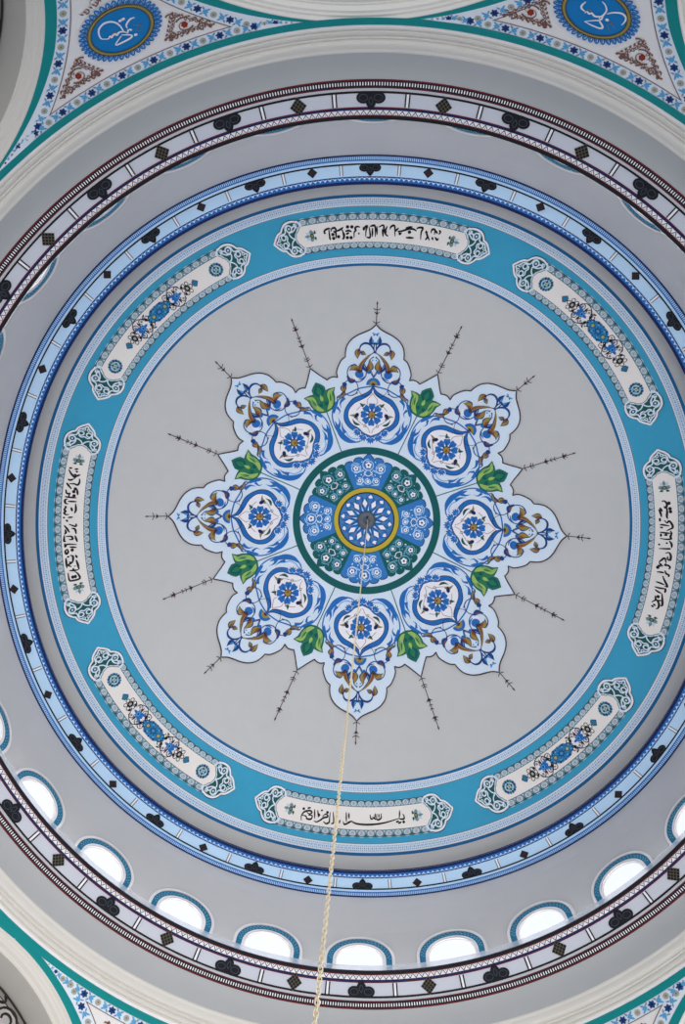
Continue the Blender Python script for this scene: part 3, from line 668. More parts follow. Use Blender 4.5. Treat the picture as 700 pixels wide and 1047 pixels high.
for k in range(8):
    F = lobe(AX0-45*k)
    # ---- flower panel
    m = MB()
    dro = [(0, 3.70), (.10, 3.56), (.30, 3.45), (.52, 3.35), (.67, 3.17), (.75, 2.97), (.73, 2.74), (.58, 2.56), (.38, 2.45), (.2, 2.34), (0, 2.28)]
    dri = [(0, 3.63), (.07, 3.48), (.24, 3.36), (.47, 3.24), (.62, 3.06), (.64, 2.86), (.54, 2.68), (.34, 2.57), (.20, 2.45), (0, 2.37)]
    full = lambda L: [tuple(p) for p in cr(L, 3)]+[(-p[0], p[1]) for p in reversed(cr(L, 3)[1:-1])]
    fill(m, F, full(dro), 'blue', LB, (0, 2.95), 4)
    stroke(m, F, full(dro), .018, 'navy', LB+.003, raw=True, closed=True)
    fill(m, F, full(dri), 'petalwhite', LB+.005, (0, 2.95), 4)
    stroke(m, F, full(dri), .016, 'navy', LB+.008, raw=True, closed=True)
    def side(s):
        S = lambda L: [(s*x, y) for x, y in L]
        # outer circle with acanthus crescents
        stroke(m, F, S([(.0, 3.69), (.35, 3.62), (.6, 3.5), (.82, 3.38), (1.0, 3.18), (1.07, 2.95), (1.04, 2.7), (.92, 2.46), (.74, 2.27), (.55, 2.18), (.35, 2.19), (.22, 2.26)]), .035, 'blue', LB+.001, 5)
        stroke(m, F, S([(.40, 2.19), (.58, 2.21), (.76, 2.32), (.88, 2.48), (.99, 2.72)]), .15, 'blue', LB+.002, 5, taper=1)
        stroke(m, F, S([(.70, 2.42), (.78, 2.55), (.80, 2.70)]), .10, 'blue', LB+.002, 4, taper=2)
        stroke(m, F, S([(.90, 2.55), (.86, 2.68), (.90, 2.82)]), .10, 'blue', LB+.002, 4, taper=2)
        stroke(m, F, S([(.92, 3.28), (1.01, 3.12), (1.03, 2.92)]), .11, 'blue', LB+.002, 4, taper=1)
        stroke(m, F, S([(.76, 3.36), (.86, 3.22), (.84, 3.08)]), .10, 'blue', LB+.002, 4, taper=2)
        stroke(m, F, S([(.95, 3.10), (.87, 3.0), (.90, 2.9)]), .07, 'blue', LB+.002, 4, taper=2)
        stroke(m, F, S([(.30, 2.30), (.45, 2.27), (.6, 2.33), (.68, 2.45)]), .02, 'midblue', LB+.003, 5)
        stroke(m, F, S([(.36, 2.40), (.5, 2.36), (.58, 2.42)]), .025, 'petalwhite', LB+.003, 5)
        # tendrils in the droplet
        stroke(m, F, S([(.0, 3.5), (.14, 3.32), (.12, 3.2), (.28, 3.18), (.42, 3.05)]), .012, 'brown', LB+.010, 5)
        stroke(m, F, S([(.52, 2.9), (.3, 2.72), (.1, 2.6), (.02, 2.45)]), .012, 'brown', LB+.010, 5)
        stroke(m, F, S([(.02, 3.52), (.22, 3.42), (.34, 3.5), (.4, 3.6)]), .012, 'navy', LB+.010, 5)
        # small tulips
        leaf(m, F, (s*.36, 2.80), (s*.62, 2.90), .08, 'oldgold', LB+.012, bend=.2*s)
        leaf(m, F, (s*.30, 2.66), (s*.52, 2.83), .07, 'dgreen', LB+.012, bend=-.2*s)
        leaf(m, F, (s*.36, 2.98), (s*.47, 2.83), .10, 'navy', LB+.013)
        leaf(m, F, (s*.22, 3.14), (s*.34, 3.25), .07, 'dgreen', LB+.012); leaf(m, F, (s*.18, 3.22), (s*.3, 3.18), .05, 'oldgold', LB+.012)
        ring(m, F, (s*.17, 2.64), .035, .012, 'dbrown', LB+.011, 10)
    sym(side)
    for (x, y, r) in ((0, 2.27, .135), (.21, 2.33, .13), (-.21, 2.33, .13), (.37, 2.46, .12), (-.37, 2.46, .12)):
        a = atan2(y-2.95, x)
        for j in range(-2, 3):
            b = a+j*.66; leaf(m, F, (x-cos(a)*.05, y-sin(a)*.05), (x+r*1.12*cos(b), y+r*1.12*sin(b)), .10, 'petalwhite', LB+.0125); leaf(m, F, (x-cos(a)*.05, y-sin(a)*.05), (x+r*cos(b), y+r*sin(b)), .075, 'blue', LB+.0135)
        disc(m, F, (x-cos(a)*.03, y-sin(a)*.03), .03, 'midblue', LB+.016, 8)
    panel = m.build('flower_panel'); hang(panel, med)
    m = MB()
    for j in range(8):
        a = pi/2+j*pi/4; ca, sa = cos(a), sin(a)
        pet = [(.06, 0), (.12, .032), (.21, .088), (.30, .070), (.288, .0), (.30, -.070), (.21, -.088), (.12, -.032)]
        pts = [(x*ca-y*sa, 2.95+x*sa+y*ca) for x, y in pet]
        stroke(m, F, [tuple(p) for p in cr(pts, 2, True)], .030, 'petalwhite', LB+.0155, raw=True, closed=True); fill(m, F, pts, 'blue', LB+.016, None, 1, 2); stroke(m, F, [(.10*ca, 2.95+.10*sa), (.22*ca, 2.95+.22*sa)], .012, 'navy', LB+.018, 2)
    disc(m, F, (0, 2.95), .105, 'navy', LB+.019, 14); disc(m, F, (0, 2.95), .085, 'ochre', LB+.021, 14); disc(m, F, (.02, 2.93), .035, 'rust', LB+.023, 8)
    fl = m.build('blue_flower'); fl.parent = panel
    # ---- scrollwork of the lobe
    m = MB()
    pts = [(.19*cos(R(a)), 3.71+.19*sin(R(a))) for a in range(0, 181, 15)]
    fill(m, F, pts, 'blue', LB+.004, (0, 3.76), 1)
    fill(m, F, [(p[0]*.62, 3.71+(p[1]-3.71)*.62) for p in pts], 'ochre', LB+.007, (0, 3.75), 1)
    fill(m, F, [(p[0]*.30, 3.71+(p[1]-3.71)*.30) for p in pts], 'dbrown', LB+.010, (0, 3.73), 1)
    def side2(s):
        S = lambda L: [(s*x, y) for x, y in L]
        stroke(m, F, S([(0, 3.9), (.07, 4.0), (.1, 4.08)]), .022, 'deep', LB+.002)
        oleaf(m, F, (s*.20, 4.04), (s*.13, 4.36), .12, bend=.22*s)
        leaf(m, F, (s*.08, 4.02), (s*.25, 4.06), .13, 'blue', LB+.004, bend=.15*s)
        leaf(m, F, (s*.20, 4.06), (s*.27, 4.22), .07, 'deep', LB+.008, bend=-.2*s)
        stroke(m, F, S([(.0, 3.93), (.10, 4.12), (.14, 4.3), (.03, 4.42)]), .020, 'deep', LB+.003)
        stroke(m, F, S([(.02, 4.52), (.14, 4.44), (.25, 4.33), (.34, 4.20), (.38, 4.04)]), .155, 'deep', LB+.004, 6, taper=3)
        stroke(m, F, S([(.06, 4.50), (.16, 4.44), (.27, 4.33), (.36, 4.19), (.40, 4.07)]), .115, 'ochre', LB+.006, 6, taper=3)
        stroke(m, F, S([(.22, 4.38), (.32, 4.27), (.38, 4.14), (.40, 4.04)]), .09, 'rust', LB+.008, 5, taper=3)
        oleaf(m, F, (s*.38, 4.08), (s*.66, 4.04), .11, bend=.30*s, l=LB+.009)
        fill(m, F, S([(.30, 4.04), (.44, 4.06), (.50, 3.98), (.44, 3.89), (.33, 3.88), (.27, 3.95)]), 'blue', LB+.0095, None, 1, 2)
        disc(m, F, (s*.38, 4.05), .045, 'dbrown', LB+.012, 8)
        stroke(m, F, S([(.28, 4.26), (.20, 4.10), (.22, 3.92), (.34, 3.80), (.50, 3.78), (.63, 3.85), (.70, 3.98), (.67, 4.12), (.56, 4.20), (.46, 4.18)]), .026, 'deep', LB+.003, 5)
        leaf(m, F, (s*.46, 3.79), (s*.72, 3.93), .13, 'deep', LB+.006, bend=-.2*s); leaf(m, F, (s*.54, 3.81), (s*.66, 3.87), .05, 'rust', LB+.008)
        stroke(m, F, S([(.30, 3.84), (.46, 3.86), (.55, 3.95)]), .06, 'petalwhite', LB+.005, 4, taper=1)
        stroke(m, F, S([(.24, 3.93), (.30, 3.86), (.42, 3.84)]), .035, 'blue', LB+.006, 4, taper=1)
        stroke(m, F, S([(.0, 4.50), (.05, 4.62), (.14, 4.71), (.27, 4.73), (.37, 4.67), (.41, 4.55)]), .050, 'deep', LB+.004, 6, taper=4)
        stroke(m, F, S([(.02, 4.52), (.03, 4.66), (.0, 4.76)]), .026, 'deep', LB+.004)
        oleaf(m, F, (s*.41, 4.60), (s*.44, 4.34), .10, bend=.12*s); oleaf(m, F, (s*.38, 4.52), (s*.22, 4.46), .07, k='oldgold')
        leaf(m, F, (s*.02, 4.70), (s*.10, 4.92), .12, 'deep', LB+.005, bend=-.25*s); leaf(m, F, (s*.05, 4.73), (s*.08, 4.85), .05, 'midblue', LB+.007)
        stroke(m, F, S([(.0, 4.94), (.09, 4.98)]), .030, 'midblue', LB+.004, 2); disc(m, F, (s*.045, 4.93), .020, 'deep', LB+.005, 6)
        ring(m, F, (s*.60, 3.62), .20, .022, 'deep', LB+.003, 22, 1)
        stroke(m, F, S([(.40, 3.50), (.60, 3.42), (.74, 3.47)]), .022, 'deep', LB+.003)
        oleaf(m, F, (s*.78, 3.70), (s*.76, 3.46), .11, bend=.1*s); leaf(m, F, (s*.75, 3.76), (s*.79, 3.62), .13, 'deep', LB+.010)
        oleaf(m, F, (s*.74, 3.54), (s*.97, 3.34), .08, bend=-.15*s, k='oldgold'); stroke(m, F, S([(.80, 3.45), (.95, 3.37), (.95, 3.28)]), .024, 'deep', LB+.008)
        disc(m, F, (s*.05, 4.33), .022, 'midblue', LB+.004, 6); stroke(m, F, S([(.02, 4.40), (.09, 4.38)]), .02, 'deep', LB+.004, 2)
    sym(side2)
    hang(m.build('lobe_scrollwork'), med)
    # ---- green tulip between the lobes
    F = lobe(AX0-22.5-45*k); m = MB()
    stroke(m, F, [(0, 3.22), (0, 2.06)], .026, 'dteal', LB+.002, 8)
    body = [(0, 4.0), (.10, 3.92), (.17, 3.84), (.17, 3.73), (.28, 3.74), (.44, 3.73), (.36, 3.62), (.34, 3.48), (.28, 3.33), (.16, 3.23), (0, 3.20)]
    full2 = body+[(-x, y) for x, y in reversed(body[1:-1])]
    fill(m, F, full2, 'green', LB+.004, (0, 3.55), 2); stroke(m, F, full2, .022, 'dteal', LB+.008, raw=True, closed=True)
    for s in (-1, 1):
        S = lambda L: [(s*x, y) for x, y in L]
        lp = [(.03, 3.25), (.16, 3.26), (.27, 3.37), (.315, 3.50), (.33, 3.62), (.42, 3.72), (.29, 3.725), (.19, 3.68), (.155, 3.56), (.16, 3.46), (.10, 3.36)]
        fill(m, F, S(lp), 'lime', LB+.010, S([(.22, 3.52)])[0], 1, 2); stroke(m, F, S(lp), .014, 'dteal', LB+.012, 2, closed=True)
        leaf(m, F, (s*.20, 3.42), (s*.27, 3.66), .05, 'green', LB+.013)
        stroke(m, F, S([(.24, 3.36), (.27, 3.50), (.33, 3.66)]), .014, 'green', LB+.013)
    fill(m, F, [(0, 3.95), (.13, 3.82), (.13, 3.70), (.0, 3.62), (-.13, 3.70), (-.13, 3.82)], 'dteal', LB+.009, None, 1, 2); leaf(m, F, (0, 3.68), (0, 3.90), .13, 'green', LB+.0105)
    leaf(m, F, (0, 3.64), (0, 3.82), .07, 'green', LB+.014); leaf(m, F, (0, 3.50), (0, 3.68), .09, 'lime', LB+.015)
    for s in (-1, 1): disc(m, F, (s*.075, 3.42), .055, 'dteal', LB+.014, 8)
    disc(m, F, (0, 3.30), .045, 'green', LB+.014, 8)
    hang(m.build('green_tulip'), med)
    # ---- finials painted outward from the tips
    for ax, r0, r1 in ((AX0-45*k, 5.16, 5.65), (AX0-22.5-45*k, 4.36, 5.57)):
        F = lobe(ax); m = MB(); L = r1-r0
        stroke(m, F, [(0, r0-.02), (0, r1)], .020, 'dbrown', .008, 8)
        for t, sz in (((.07, .09), (.5, .06), (.66, .09)) if L < 1 else ((.04, .09), (.16, .08), (.2, .06), (.46, .08), (.55, .05), (.62, .05), (.78, .08), (.83, .05))):
            y = r0+L*t
            stroke(m, F, [(-sz, y+.03), (-sz*.4, y), (sz*.4, y), (sz, y+.03)], .018, 'dbrown', .010, 3)
        for t, sz in (((.5, .040),) if L < 1 else ((.16, .03), (.46, .055), (.80, .045))):
            fill(m, F, [(0, r0+L*t-sz), (sz, r0+L*t), (0, r0+L*t+sz), (-sz, r0+L*t)], 'dbrown', .011)
        leaf(m, F, (0, r1-.06), (0, r1+.03), .04, 'dbrown', .010)
        hang(m.build('finial'), med)
# ---- central rosette
m = MB(); annulus(m, DR, 1.87, 2.065, 'dteal', LB+.004, 180, 2); hang(m.build('green_ring'), med)
m = MB()
for k in range(8):
    F = lobe(AX0+.6-45*k); isb = k % 2 == 0; base = 'rosblue' if isb else 'dteal'
    hw = 23.8 if isb else 21.2
    pts = []
    for j in range(5):
        c0 = -hw+hw*2*(j+.5)/5; rad = (1.66, 1.72, 1.755, 1.72, 1.66)[j]; wv = hw/5
        for i in range(6):
            t = -1+2*i/5; pts.append((c0+wv*t, rad+.07*sqrt(max(0, 1-t*t))+(.05 if (j == 2 and abs(t) < .3) else 0)))
    P = [(r*sin(R(a)), r*cos(R(a))) for a, r in pts]+[(.9*sin(R(a)), .9*cos(R(a))) for a in (hw, hw/2, 0, -hw/2, -hw)]
    fill(m, F, P, base, LB+.003+(.002 if isb else 0), (0, 1.35), 3)
    stroke(m, F, P[:len(pts)], .022, 'navy' if isb else 'dgreen', LB+.008, raw=True)
    pl = 'sky' if isb else 'tq3'; q = lambda r, a: (r*sin(R(a)), r*cos(R(a)))
    lay = [(1.56, 0, .115), (1.50, 13.5, .095), (1.50, -13.5, .095), (1.14, 12, .075), (1.14, -12, .075), (1.10, 0, .06)]
    for r, a, sz in lay:
        c = q(r, a)
        stroke(m, F, spiral(c[0], c[1], sz*1.5, sz*1.05, 90+a*4, 1.1 if a >= 0 else -1.1, 16), .022, pl, LB+.009, raw=True)
        floret(m, F, c, sz*.80, 'petalwhite', 'maroon' if sz > .07 else 'sky', LB+.011, 5, R(90-a), .34); stroke(m, F, spiral(c[0], c[1], sz*1.25, sz*1.1, 200+a*4, .8, 12), .012, pl, LB+.010, raw=True)
    for s in (-1, 1):
        stroke(m, F, [q(1.02, 3*s), q(1.2, 8*s), q(1.33, 3*s), q(1.42, 7*s), q(1.37, 14*s), q(1.28, 13*s)], .014, pl, LB+.009, 4)
        stroke(m, F, [q(1.25, 0), q(1.32, 5*s), q(1.40, 2*s)], .02, 'petalwhite', LB+.010, 3)
        stroke(m, F, [q(1.45, 5*s), q(1.38, 9*s), q(1.42, 17*s), q(1.30, 19*s), q(1.22, 16*s)], .016, pl, LB+.009, 4); stroke(m, F, [q(1.60, 9*s), q(1.66, 14*s), q(1.60, 18*s)], .016, pl, LB+.009, 3); stroke(m, F, [q(1.0, 6*s), q(1.06, 17*s), q(1.2, 19*s)], .016, pl, LB+.009, 3)
        disc(m, F, q(1.30, 16*s), .03, 'petalwhite', LB+.010, 6); disc(m, F, q(1.30, 8.5*s), .022, pl, LB+.010, 6); disc(m, F, q(1.66, 6.5*s), .02, pl, LB+.010, 6)
hang(m.build('rosette_petals'), med)
m = MB()
annulus(m, DR, .915, .94, 'dgreen', LB+.012, 96); annulus(m, DR, .80, .92, 'gold', LB+.018, 96); annulus(m, DR, .765, .80, 'black', LB+.014, 96); annulus(m, DR, .2, .77, 'rosblue', LB+.012, 96, 2)
F = lobe(95)
ro = hang(m.build('gold_ring_disc'), med)
m = MB(); q = lambda r, a: (r*sin(R(a)), r*cos(R(a)))
for i in range(12):
    a = 30*i
    fill(m, F, [q(.36, a), q(.485, a+8.5), q(.61, a), q(.485, a-8.5)], 'petalwhite', LB+.018)
    fill(m, F, [q(.735, a+15), q(.665, a+21), q(.62, a+15), q(.665, a+9)], 'petalwhite', LB+.018)
    fill(m, F, [q(.26, a+15), q(.30, a+19), q(.42, a+15), q(.30, a+11)], 'sky', LB+.018)
    fill(m, F, [q(.42, a+15), q(.50, a+18.5), q(.58, a+15), q(.50, a+11.5)], 'greyp', LB+.017)
    fill(m, F, [q(.65, a), q(.69, a+3.5), q(.73, a), q(.69, a-3.5)], 'greyp', LB+.017)
    for s in (-1, 1): stroke(m, F, [q(.25, a), q(.42, a+11*s), q(.62, a+5*s), q(.75, a+15*s)], .016, 'navy', LB+.016, 3)
lat = m.build('lattice_star'); lat.parent = ro
tag(med, 'eight-lobed pale blue star medallion with flowers at the centre of the dome', 'ceiling medallion')

# dark cap at the very centre
capo = empty('ceiling_hook', (0, 0, zd(0)+EYE))
m = MB(); pr = [(.255, .06), (.25, .095), (.22, .115), (.15, .125), (.06, .13), (.05, .16), (.004, .165)]
lathe(m, [(r, zd(0)-d) for r, d in pr], 'cap', 40); c_ = m.build('cap_plate', smooth=True); hang(c_, capo)
m = MB(); F = lobe(90)
stroke(m, F, [(.0, -.12), (-.01, .0), (.03, .10), (.06, .13)], .05, 'ink', .135, 4, taper=1); hang(m.build('hook_bar'), capo)
tag(capo, 'dark grey round metal cap the chain hangs from', 'hook plate')

# ================================================================== CARTOUCHES
R0 = 7.135
CT = {'top': 87.1, 'right': 355.8, 'bottom': 267.5, 'left': 178.6, 'ur': 41.2, 'lr': 311.4, 'll': 223.3, 'ul': 133.2}
HL = {'top': 20.8, 'right': 20.3, 'bottom': 20.0, 'left': 19.9, 'ur': 20.34, 'lr': 19.33, 'll': 19.83, 'ul': 20.62}
WHERE = {'top': 'uppermost cream cartouche with black calligraphy, above the star medallion', 'right': 'cream cartouche with black calligraphy at the right edge of the photo',
 'bottom': 'lowest cream cartouche, its black calligraphy with one long sweep, crossed by the chain', 'left': 'cream cartouche with black calligraphy at the left of the dome',
 'ur': 'cream cartouche with blue flower arabesque at upper right of the dome', 'lr': 'cream cartouche with blue flower arabesque at lower right of the dome',
 'll': 'cream cartouche with blue flower arabesque at lower left of the dome', 'ul': 'cream cartouche with blue flower arabesque at upper left of the dome'}
END = [(0, 0), (.04, .04), (.093, .105), (.165, .165), (.235, .185), (.25, .2), (.30, .265), (.37, .315), (.46, .335), (.55, .335), (.62, .315), (.66, .315)]
for key, ax in CT.items():
    F = arcf(ax, R0); H = R(HL[key])*R0
    root = empty('calligraphy_cartouche' if key in TXT else 'arabesque_cartouche', tuple(dome(R0, ax)))
    # border body: outer outline
    N = 60; m = MB(); HB = .325
    xs = [-(H-.66)+(2*(H-.66))*i/N for i in range(N+1)]
    def slab(mm, hw0, hw1, kk, l, sd=0):
        vs = []
        for x in xs: vs += [F(x, hw0, l), F(x, hw1, l)]
        mm.add(vs, [(2*i, 2*i+1, 2*i+3, 2*i+2) for i in range(N)], kk)
    for s in (-1, 1):
        slab(m, s*.205, s*HB, 'guil', .014)
        slab(m, s*(HB-.012), s*(HB+.004), 'steel', .017); slab(m, s*.198, s*.214, 'greyp', .019)
        per = .215 if s > 0 else .19; n = int(2*(H-.66)/per)
        for i in range(n):
            x = -(H-.66)+2*(H-.66)*(i+.5)/n; y = s*.268; wv = 2*(H-.66)/n
            disc(m, F, (x, y), .062, 'guilp', .019, 10, 1.25, .80)
            ring(m, F, (x, y), .038, .010, 'guil', .021, 8, .7)
            disc(m, F, (x, y), .013, 'greyp', .022, 5)
            disc(m, F, (x+wv/2, y+.035*s), .020, 'dgreen', .019, 6); disc(m, F, (x+wv/2, y-.035*s), .016, 'pale', .020, 5)
            if s > 0: disc(m, F, (x, HB), .055, 'guilp', .016, 8, 1.2, .32)
            else: disc(m, F, (x+wv/2, -HB), .03, 'guilp', .016, 6, 1.2, .3)
    hang(m.build('guilloche_border'), root)
    m = MB(); m2 = H-.66
    pts = [(m2*(-1+2*i/40), .205) for i in range(41)]
    endf = [(H-.70, .205), (H-.655, .165), (H-.63, .125), (H-.60, .115), (H-.575, .07), (H-.55, 0)]
    outl = pts+endf+[(x, -y) for x, y in reversed(endf[:-1])]+[(x, -y) for x, y in reversed(pts)]+[(-x, -y) for x, y in endf]+[(-x, y) for x, y in reversed(endf[:-1])]
    vs = [F(x, y, .024) for x, y in outl]
    # field as strips so that it follows the curve of the dome
    xs2 = sorted(set([round(p[0], 4) for p in outl])); hwid = []
    E2 = [(x, y) for x, y in endf]
    def hw_at(x):
        x = abs(x)
        if x <= E2[0][0]: return .205
        for (x0, y0), (x1, y1) in zip(E2[:-1], E2[1:]):
            if x <= x1: return y0+(y1-y0)*(x-x0)/max(1e-6, x1-x0)
        return 0
    vs = []
    for x in xs2: h_ = hw_at(x); vs += [F(x, h_*q_, .024) for q_ in (-1, -.5, 0, .5, 1)]
    m.add(vs, [(5*i+j, 5*i+j+1, 5*i+j+6, 5*i+j+5) for i in range(len(xs2)-1) for j in range(4)], 'field')
    for s in (-1, 1):
        e = [(s*x, y) for x, y in endf]+[(s*x, -y) for x, y in reversed(endf[:-1])]
        stroke(m, F, e, .016, 'greyp', .027, raw=True)
    hang(m.build('cream_field'), root)
    # pierced palmette ends
    for s in (-1, 1):
        m = MB(); S = lambda L: [(s*(H-x), y) for x, y in L]
        up = [tuple(p) for p in cr(END, 2)]
        full3 = up+[(.75, .25), (.73, .205), (.66, .165), (.63, .12), (.60, .10), (.57, .06), (.55, 0)]
        def half_end(sg):
            a = [(x, sg*y) for x, y in full3]
            fill(m, F, S(a), 'pale', .020, S([(.42, sg*.12)])[0], 2)
            inner = [(.04, sg*.0), (.12, sg*.09), (.18, sg*.145), (.26, sg*.17), (.31, sg*.24), (.39, sg*.295), (.48, sg*.31), (.57, sg*.305), (.66, sg*.275), (.68, sg*.225), (.62, sg*.175), (.585, sg*.125), (.545, sg*.08), (.52, sg*.0)]
            fill(m, F, S(inner), 'dgreen', .023, S([(.38, sg*.12)])[0], 2)
            W = .028
            ring(m, F, S([(.44, sg*.21)])[0], .062, W, 'pale', .026, 12)
            disc(m, F, S([(.44, sg*.21)])[0], .022, 'pale', .026, 6)
            ring(m, F, S([(.27, sg*.075)])[0], .05, W, 'pale', .026, 12)
            stroke(m, F, S([(.07, 0), (.14, sg*.05), (.20, sg*.13), (.33, sg*.15), (.36, sg*.24), (.42, sg*.29)]), W, 'pale', .026, 4)
            stroke(m, F, S([(.52, 0), (.45, sg*.05), (.42, sg*.13), (.52, sg*.15), (.60, sg*.22), (.56, sg*.28)]), W, 'pale', .026, 4)
            stroke(m, F, S([(.33, 0), (.36, sg*.06), (.33, sg*.11)]), W, 'pale', .026, 4)
            stroke(m, F, S([(.50, sg*.20), (.55, sg*.24), (.63, sg*.20)]), W, 'pale', .026, 3); ring(m, F, S([(.60, sg*.25)])[0], .03, .018, 'pale', .026, 8); ring(m, F, S([(.16, sg*.045)])[0], .03, .018, 'pale', .026, 8)
            e = [(x, sg*y) for x, y in up]
            stroke(m, F, S(e), .026, 'white', .027, raw=True)
            stroke(m, F, S([(x-.012, y*1.06) for x, y in e]), .012, 'navy', .016, raw=True)
        half_end(1); half_end(-1)
        poly(m, F, S([(.38, 0), (.43, .05), (.48, 0), (.43, -.05)]), 'dteal', .028)
        hang(m.build('palmette_end'), root)
        # small rosette
        m = MB(); cx = s*(H-.90)
        if key in TXT:
            for j in range(5):
                a = pi/2*0+(pi if s < 0 else 0)+(j-2)*.75
                leaf(m, F, (cx-.03*s, 0), (cx+.15*cos(a), .11*sin(a)), .08, ('guil', 'guilp', 'guil', 'guilp', 'guil')[j], .028)
            for j in (-1, 1): leaf(m, F, (cx-.06*s, 0), (cx-.02*s, .12*j), .07, 'guil', .029); leaf(m, F, (cx-.10*s, .02*j), (cx-.11*s, .10*j), .05, 'dgreen', .029)
            disc(m, F, (cx-.03*s, 0), .05, 'dgreen', .031, 8); disc(m, F, (cx-.03*s, 0), .026, 'ochre', .033, 7)
        else:
            disc(m, F, (cx, 0), .178, 'guilp', .028, 16, 1, .78)
            for j in range(14):
                a = 2*pi*j/14; disc(m, F, (cx+.137*cos(a), .106*sin(a)), .032, ('tq2', 'dgreen', 'deep')[j % 3], .030, 6)
            for j in range(8):
                a = 2*pi*j/8+.2; disc(m, F, (cx+.062*cos(a), .050*sin(a)), .027, ('dgreen', 'tq3')[j % 2], .031, 6)
            disc(m, F, (cx, 0), .022, 'ochre', .032, 6)
        hang(m.build('small_rosette'), root)
    m = MB()
    if key in TXT:
        strokes(m, F, TXT[key], .044 if key != 'bottom' else .036, 'ink', .028)
        hang(m.build('calligraphy'), root)
    else:
        F_ = F; F = lambda u, v, l=0, F_=F_: F_(u*1.035, v*1.10, l)
        Fa = F; F = lambda u, v, l=0, Fa=Fa: Fa(u*1.08, v*.84, l)
        fill(m, F, [(.32, .0), (.27, .06), (.2, .10), (.14, .145), (.0, .15), (-.14, .145), (-.2, .10), (-.27, .06), (-.32, 0), (-.27, -.06), (-.2, -.10), (-.14, -.145), (0, -.15), (.14, -.145), (.2, -.10), (.27, -.06)], 'arab', .028, (0, 0), 2, 2)
        for j in range(8):
            a = j*pi/4; leaf(m, F, (.05*cos(a), .04*sin(a)), (.125*cos(a), .11*sin(a)), .04, 'lineblue', .0315)
        ring(m, F, (0, 0), .055, .014, 'navy', .032, 14, .8); disc(m, F, (0, 0), .026, 'midblue', .032, 8)
        for j in range(14):
            a = (j+.5)*2*pi/14; leaf(m, F, (.26*cos(a), .12*sin(a)), (.325*cos(a), .165*sin(a)), .03, 'navy', .0312)
        for s in (-1, 1):
            disc(m, F, (s*.16, 0), .030, 'gold', .032, 8); ring(m, F, (s*.16, 0), .048, .012, 'dgreen', .033, 10)
            for t in (-1, 1):
                disc(m, F, (s*.09, t*.09), .020, 'tq3', .032, 6); disc(m, F, (s*.23, t*.05), .016, 'tq3', .032, 6)
                stroke(m, F, [(s*.05, t*.12), (s*.14, t*.10), (s*.2, t*.06)], .012, 'navy', .031, 3)
        F = Fa
        for s in (-1, 1):
            for t in (-1, 1):
                leaf(m, F, (s*.32, t*.03), (s*.37, t*.13), .05, 'ink', .030); leaf(m, F, (s*.30, t*.09), (s*.40, t*.09), .035, 'sand', .030)
            c = s*.53
            leaf(m, F, (c-.14, 0), (c+.14, 0), .13, 'blue', .031); disc(m, F, (c, 0), .045, 'midblue', .033, 8); disc(m, F, (c, 0), .02, 'navy', .034, 6)
            for t in (-1, 1):
                leaf(m, F, (c-.05, t*.03), (c-.17, t*.09), .05, 'blue', .0305); leaf(m, F, (c+.05, t*.03), (c+.16, t*.08), .05, 'petalwhite', .032)
                stroke(m, F, spiral(c-s*.24, t*.09, .06, .015, 90*t, 1.1*t, 10), .016, 'ink', .029, raw=True)
                stroke(m, F, [(s*.30, t*.02), (s*.37, t*.06), (s*.36, t*.13), (s*.30, t*.15)], .016, 'ink', .029)
            for t in (-1, 1):
                for dx in (-.11, .09):
                    ring(m, F, (c+dx, t*.095), .062, .016, 'navy', .030, 12, .8); disc(m, F, (c+dx, t*.095), .03, 'sand', .030, 8); disc(m, F, (c+dx, t*.095), .012, 'dbrown', .032, 5)
                stroke(m, F, [(c-.2, t*.02), (c-.1, t*.17), (c+.08, t*.16), (c+.19, t*.03)], .014, 'ink', .029)
                leaf(m, F, (c, t*.05), (c, t*.15), .045, 'dbrown', .031); leaf(m, F, (c+s*.18, t*.05), (c+s*.24, t*.10), .05, 'ink', .031)
            c = s*.83
            disc(m, F, (c, 0), .03, 'sand', .033, 8); disc(m, F, (c, 0), .065, 'ink', .031, 8)
            for j in range(6):
                a = j*pi/3; ring(m, F, (c+.095*cos(a), .085*sin(a)), .038, .014, 'ink', .030, 8, .9)
            stroke(m, F, [(c+s*.12, 0), (c+s*.2, 0)], .02, 'ink', .029, 2)
            poly(m, F, [(s*1.12, 0), (s*1.04, .065), (s*.985, .035), (s*.985, -.035), (s*1.04, -.065)], 'tq2', .030)
            stroke(m, F, [(s*1.12, 0), (s*1.04, .065), (s*.985, .035), (s*.985, -.035), (s*1.04, -.065), (s*1.12, 0)], .012, 'navy', .032, raw=True)
        hang(m.build('flower_arabesque'), root)
    tag(root, WHERE[key], 'cartouche', 'cartouches of the turquoise frieze')

# ================================================================== CHAIN
def link_mesh(nu, nv, name):
    Lh, Wh, w = .0100, .0085, .0026
    vs = []; fs = []
    for i in range(nu):
        a = 2*pi*i/nu; cx, cz = Wh*cos(a), Wh*sin(a)+(Lh if sin(a) > 0 else -Lh)*(1 if abs(sin(a)) > .01 else 0)
        for j in range(nv):
            b = 2*pi*j/nv; vs.append((cx+w*cos(b)*cos(a), w*sin(b), cz+w*cos(b)*sin(a)))
    for i in range(nu):
        for j in range(nv):
            fs.append((i*nv+j, ((i+1) % nu)*nv+j, ((i+1) % nu)*nv+(j+1) % nv, i*nv+(j+1) % nv))
    return vs, fs
CHX, CHY = 0.0, 0.0
ZB0, PITCH, TOPC = 2.25, .0305, 23.24
TOPP = Vector((.04, -.007, TOPC)); BOTP = Vector((CBX, CBY, ZB0))
chain = empty('hanging_chain', (CBX, CBY, ZB0+EYE))
vs, fs = link_mesh(16, 6, 'l'); me = bpy.data.meshes.new('chain_link'); me.from_pydata(vs, [], fs); me.materials.append(M['brass'])
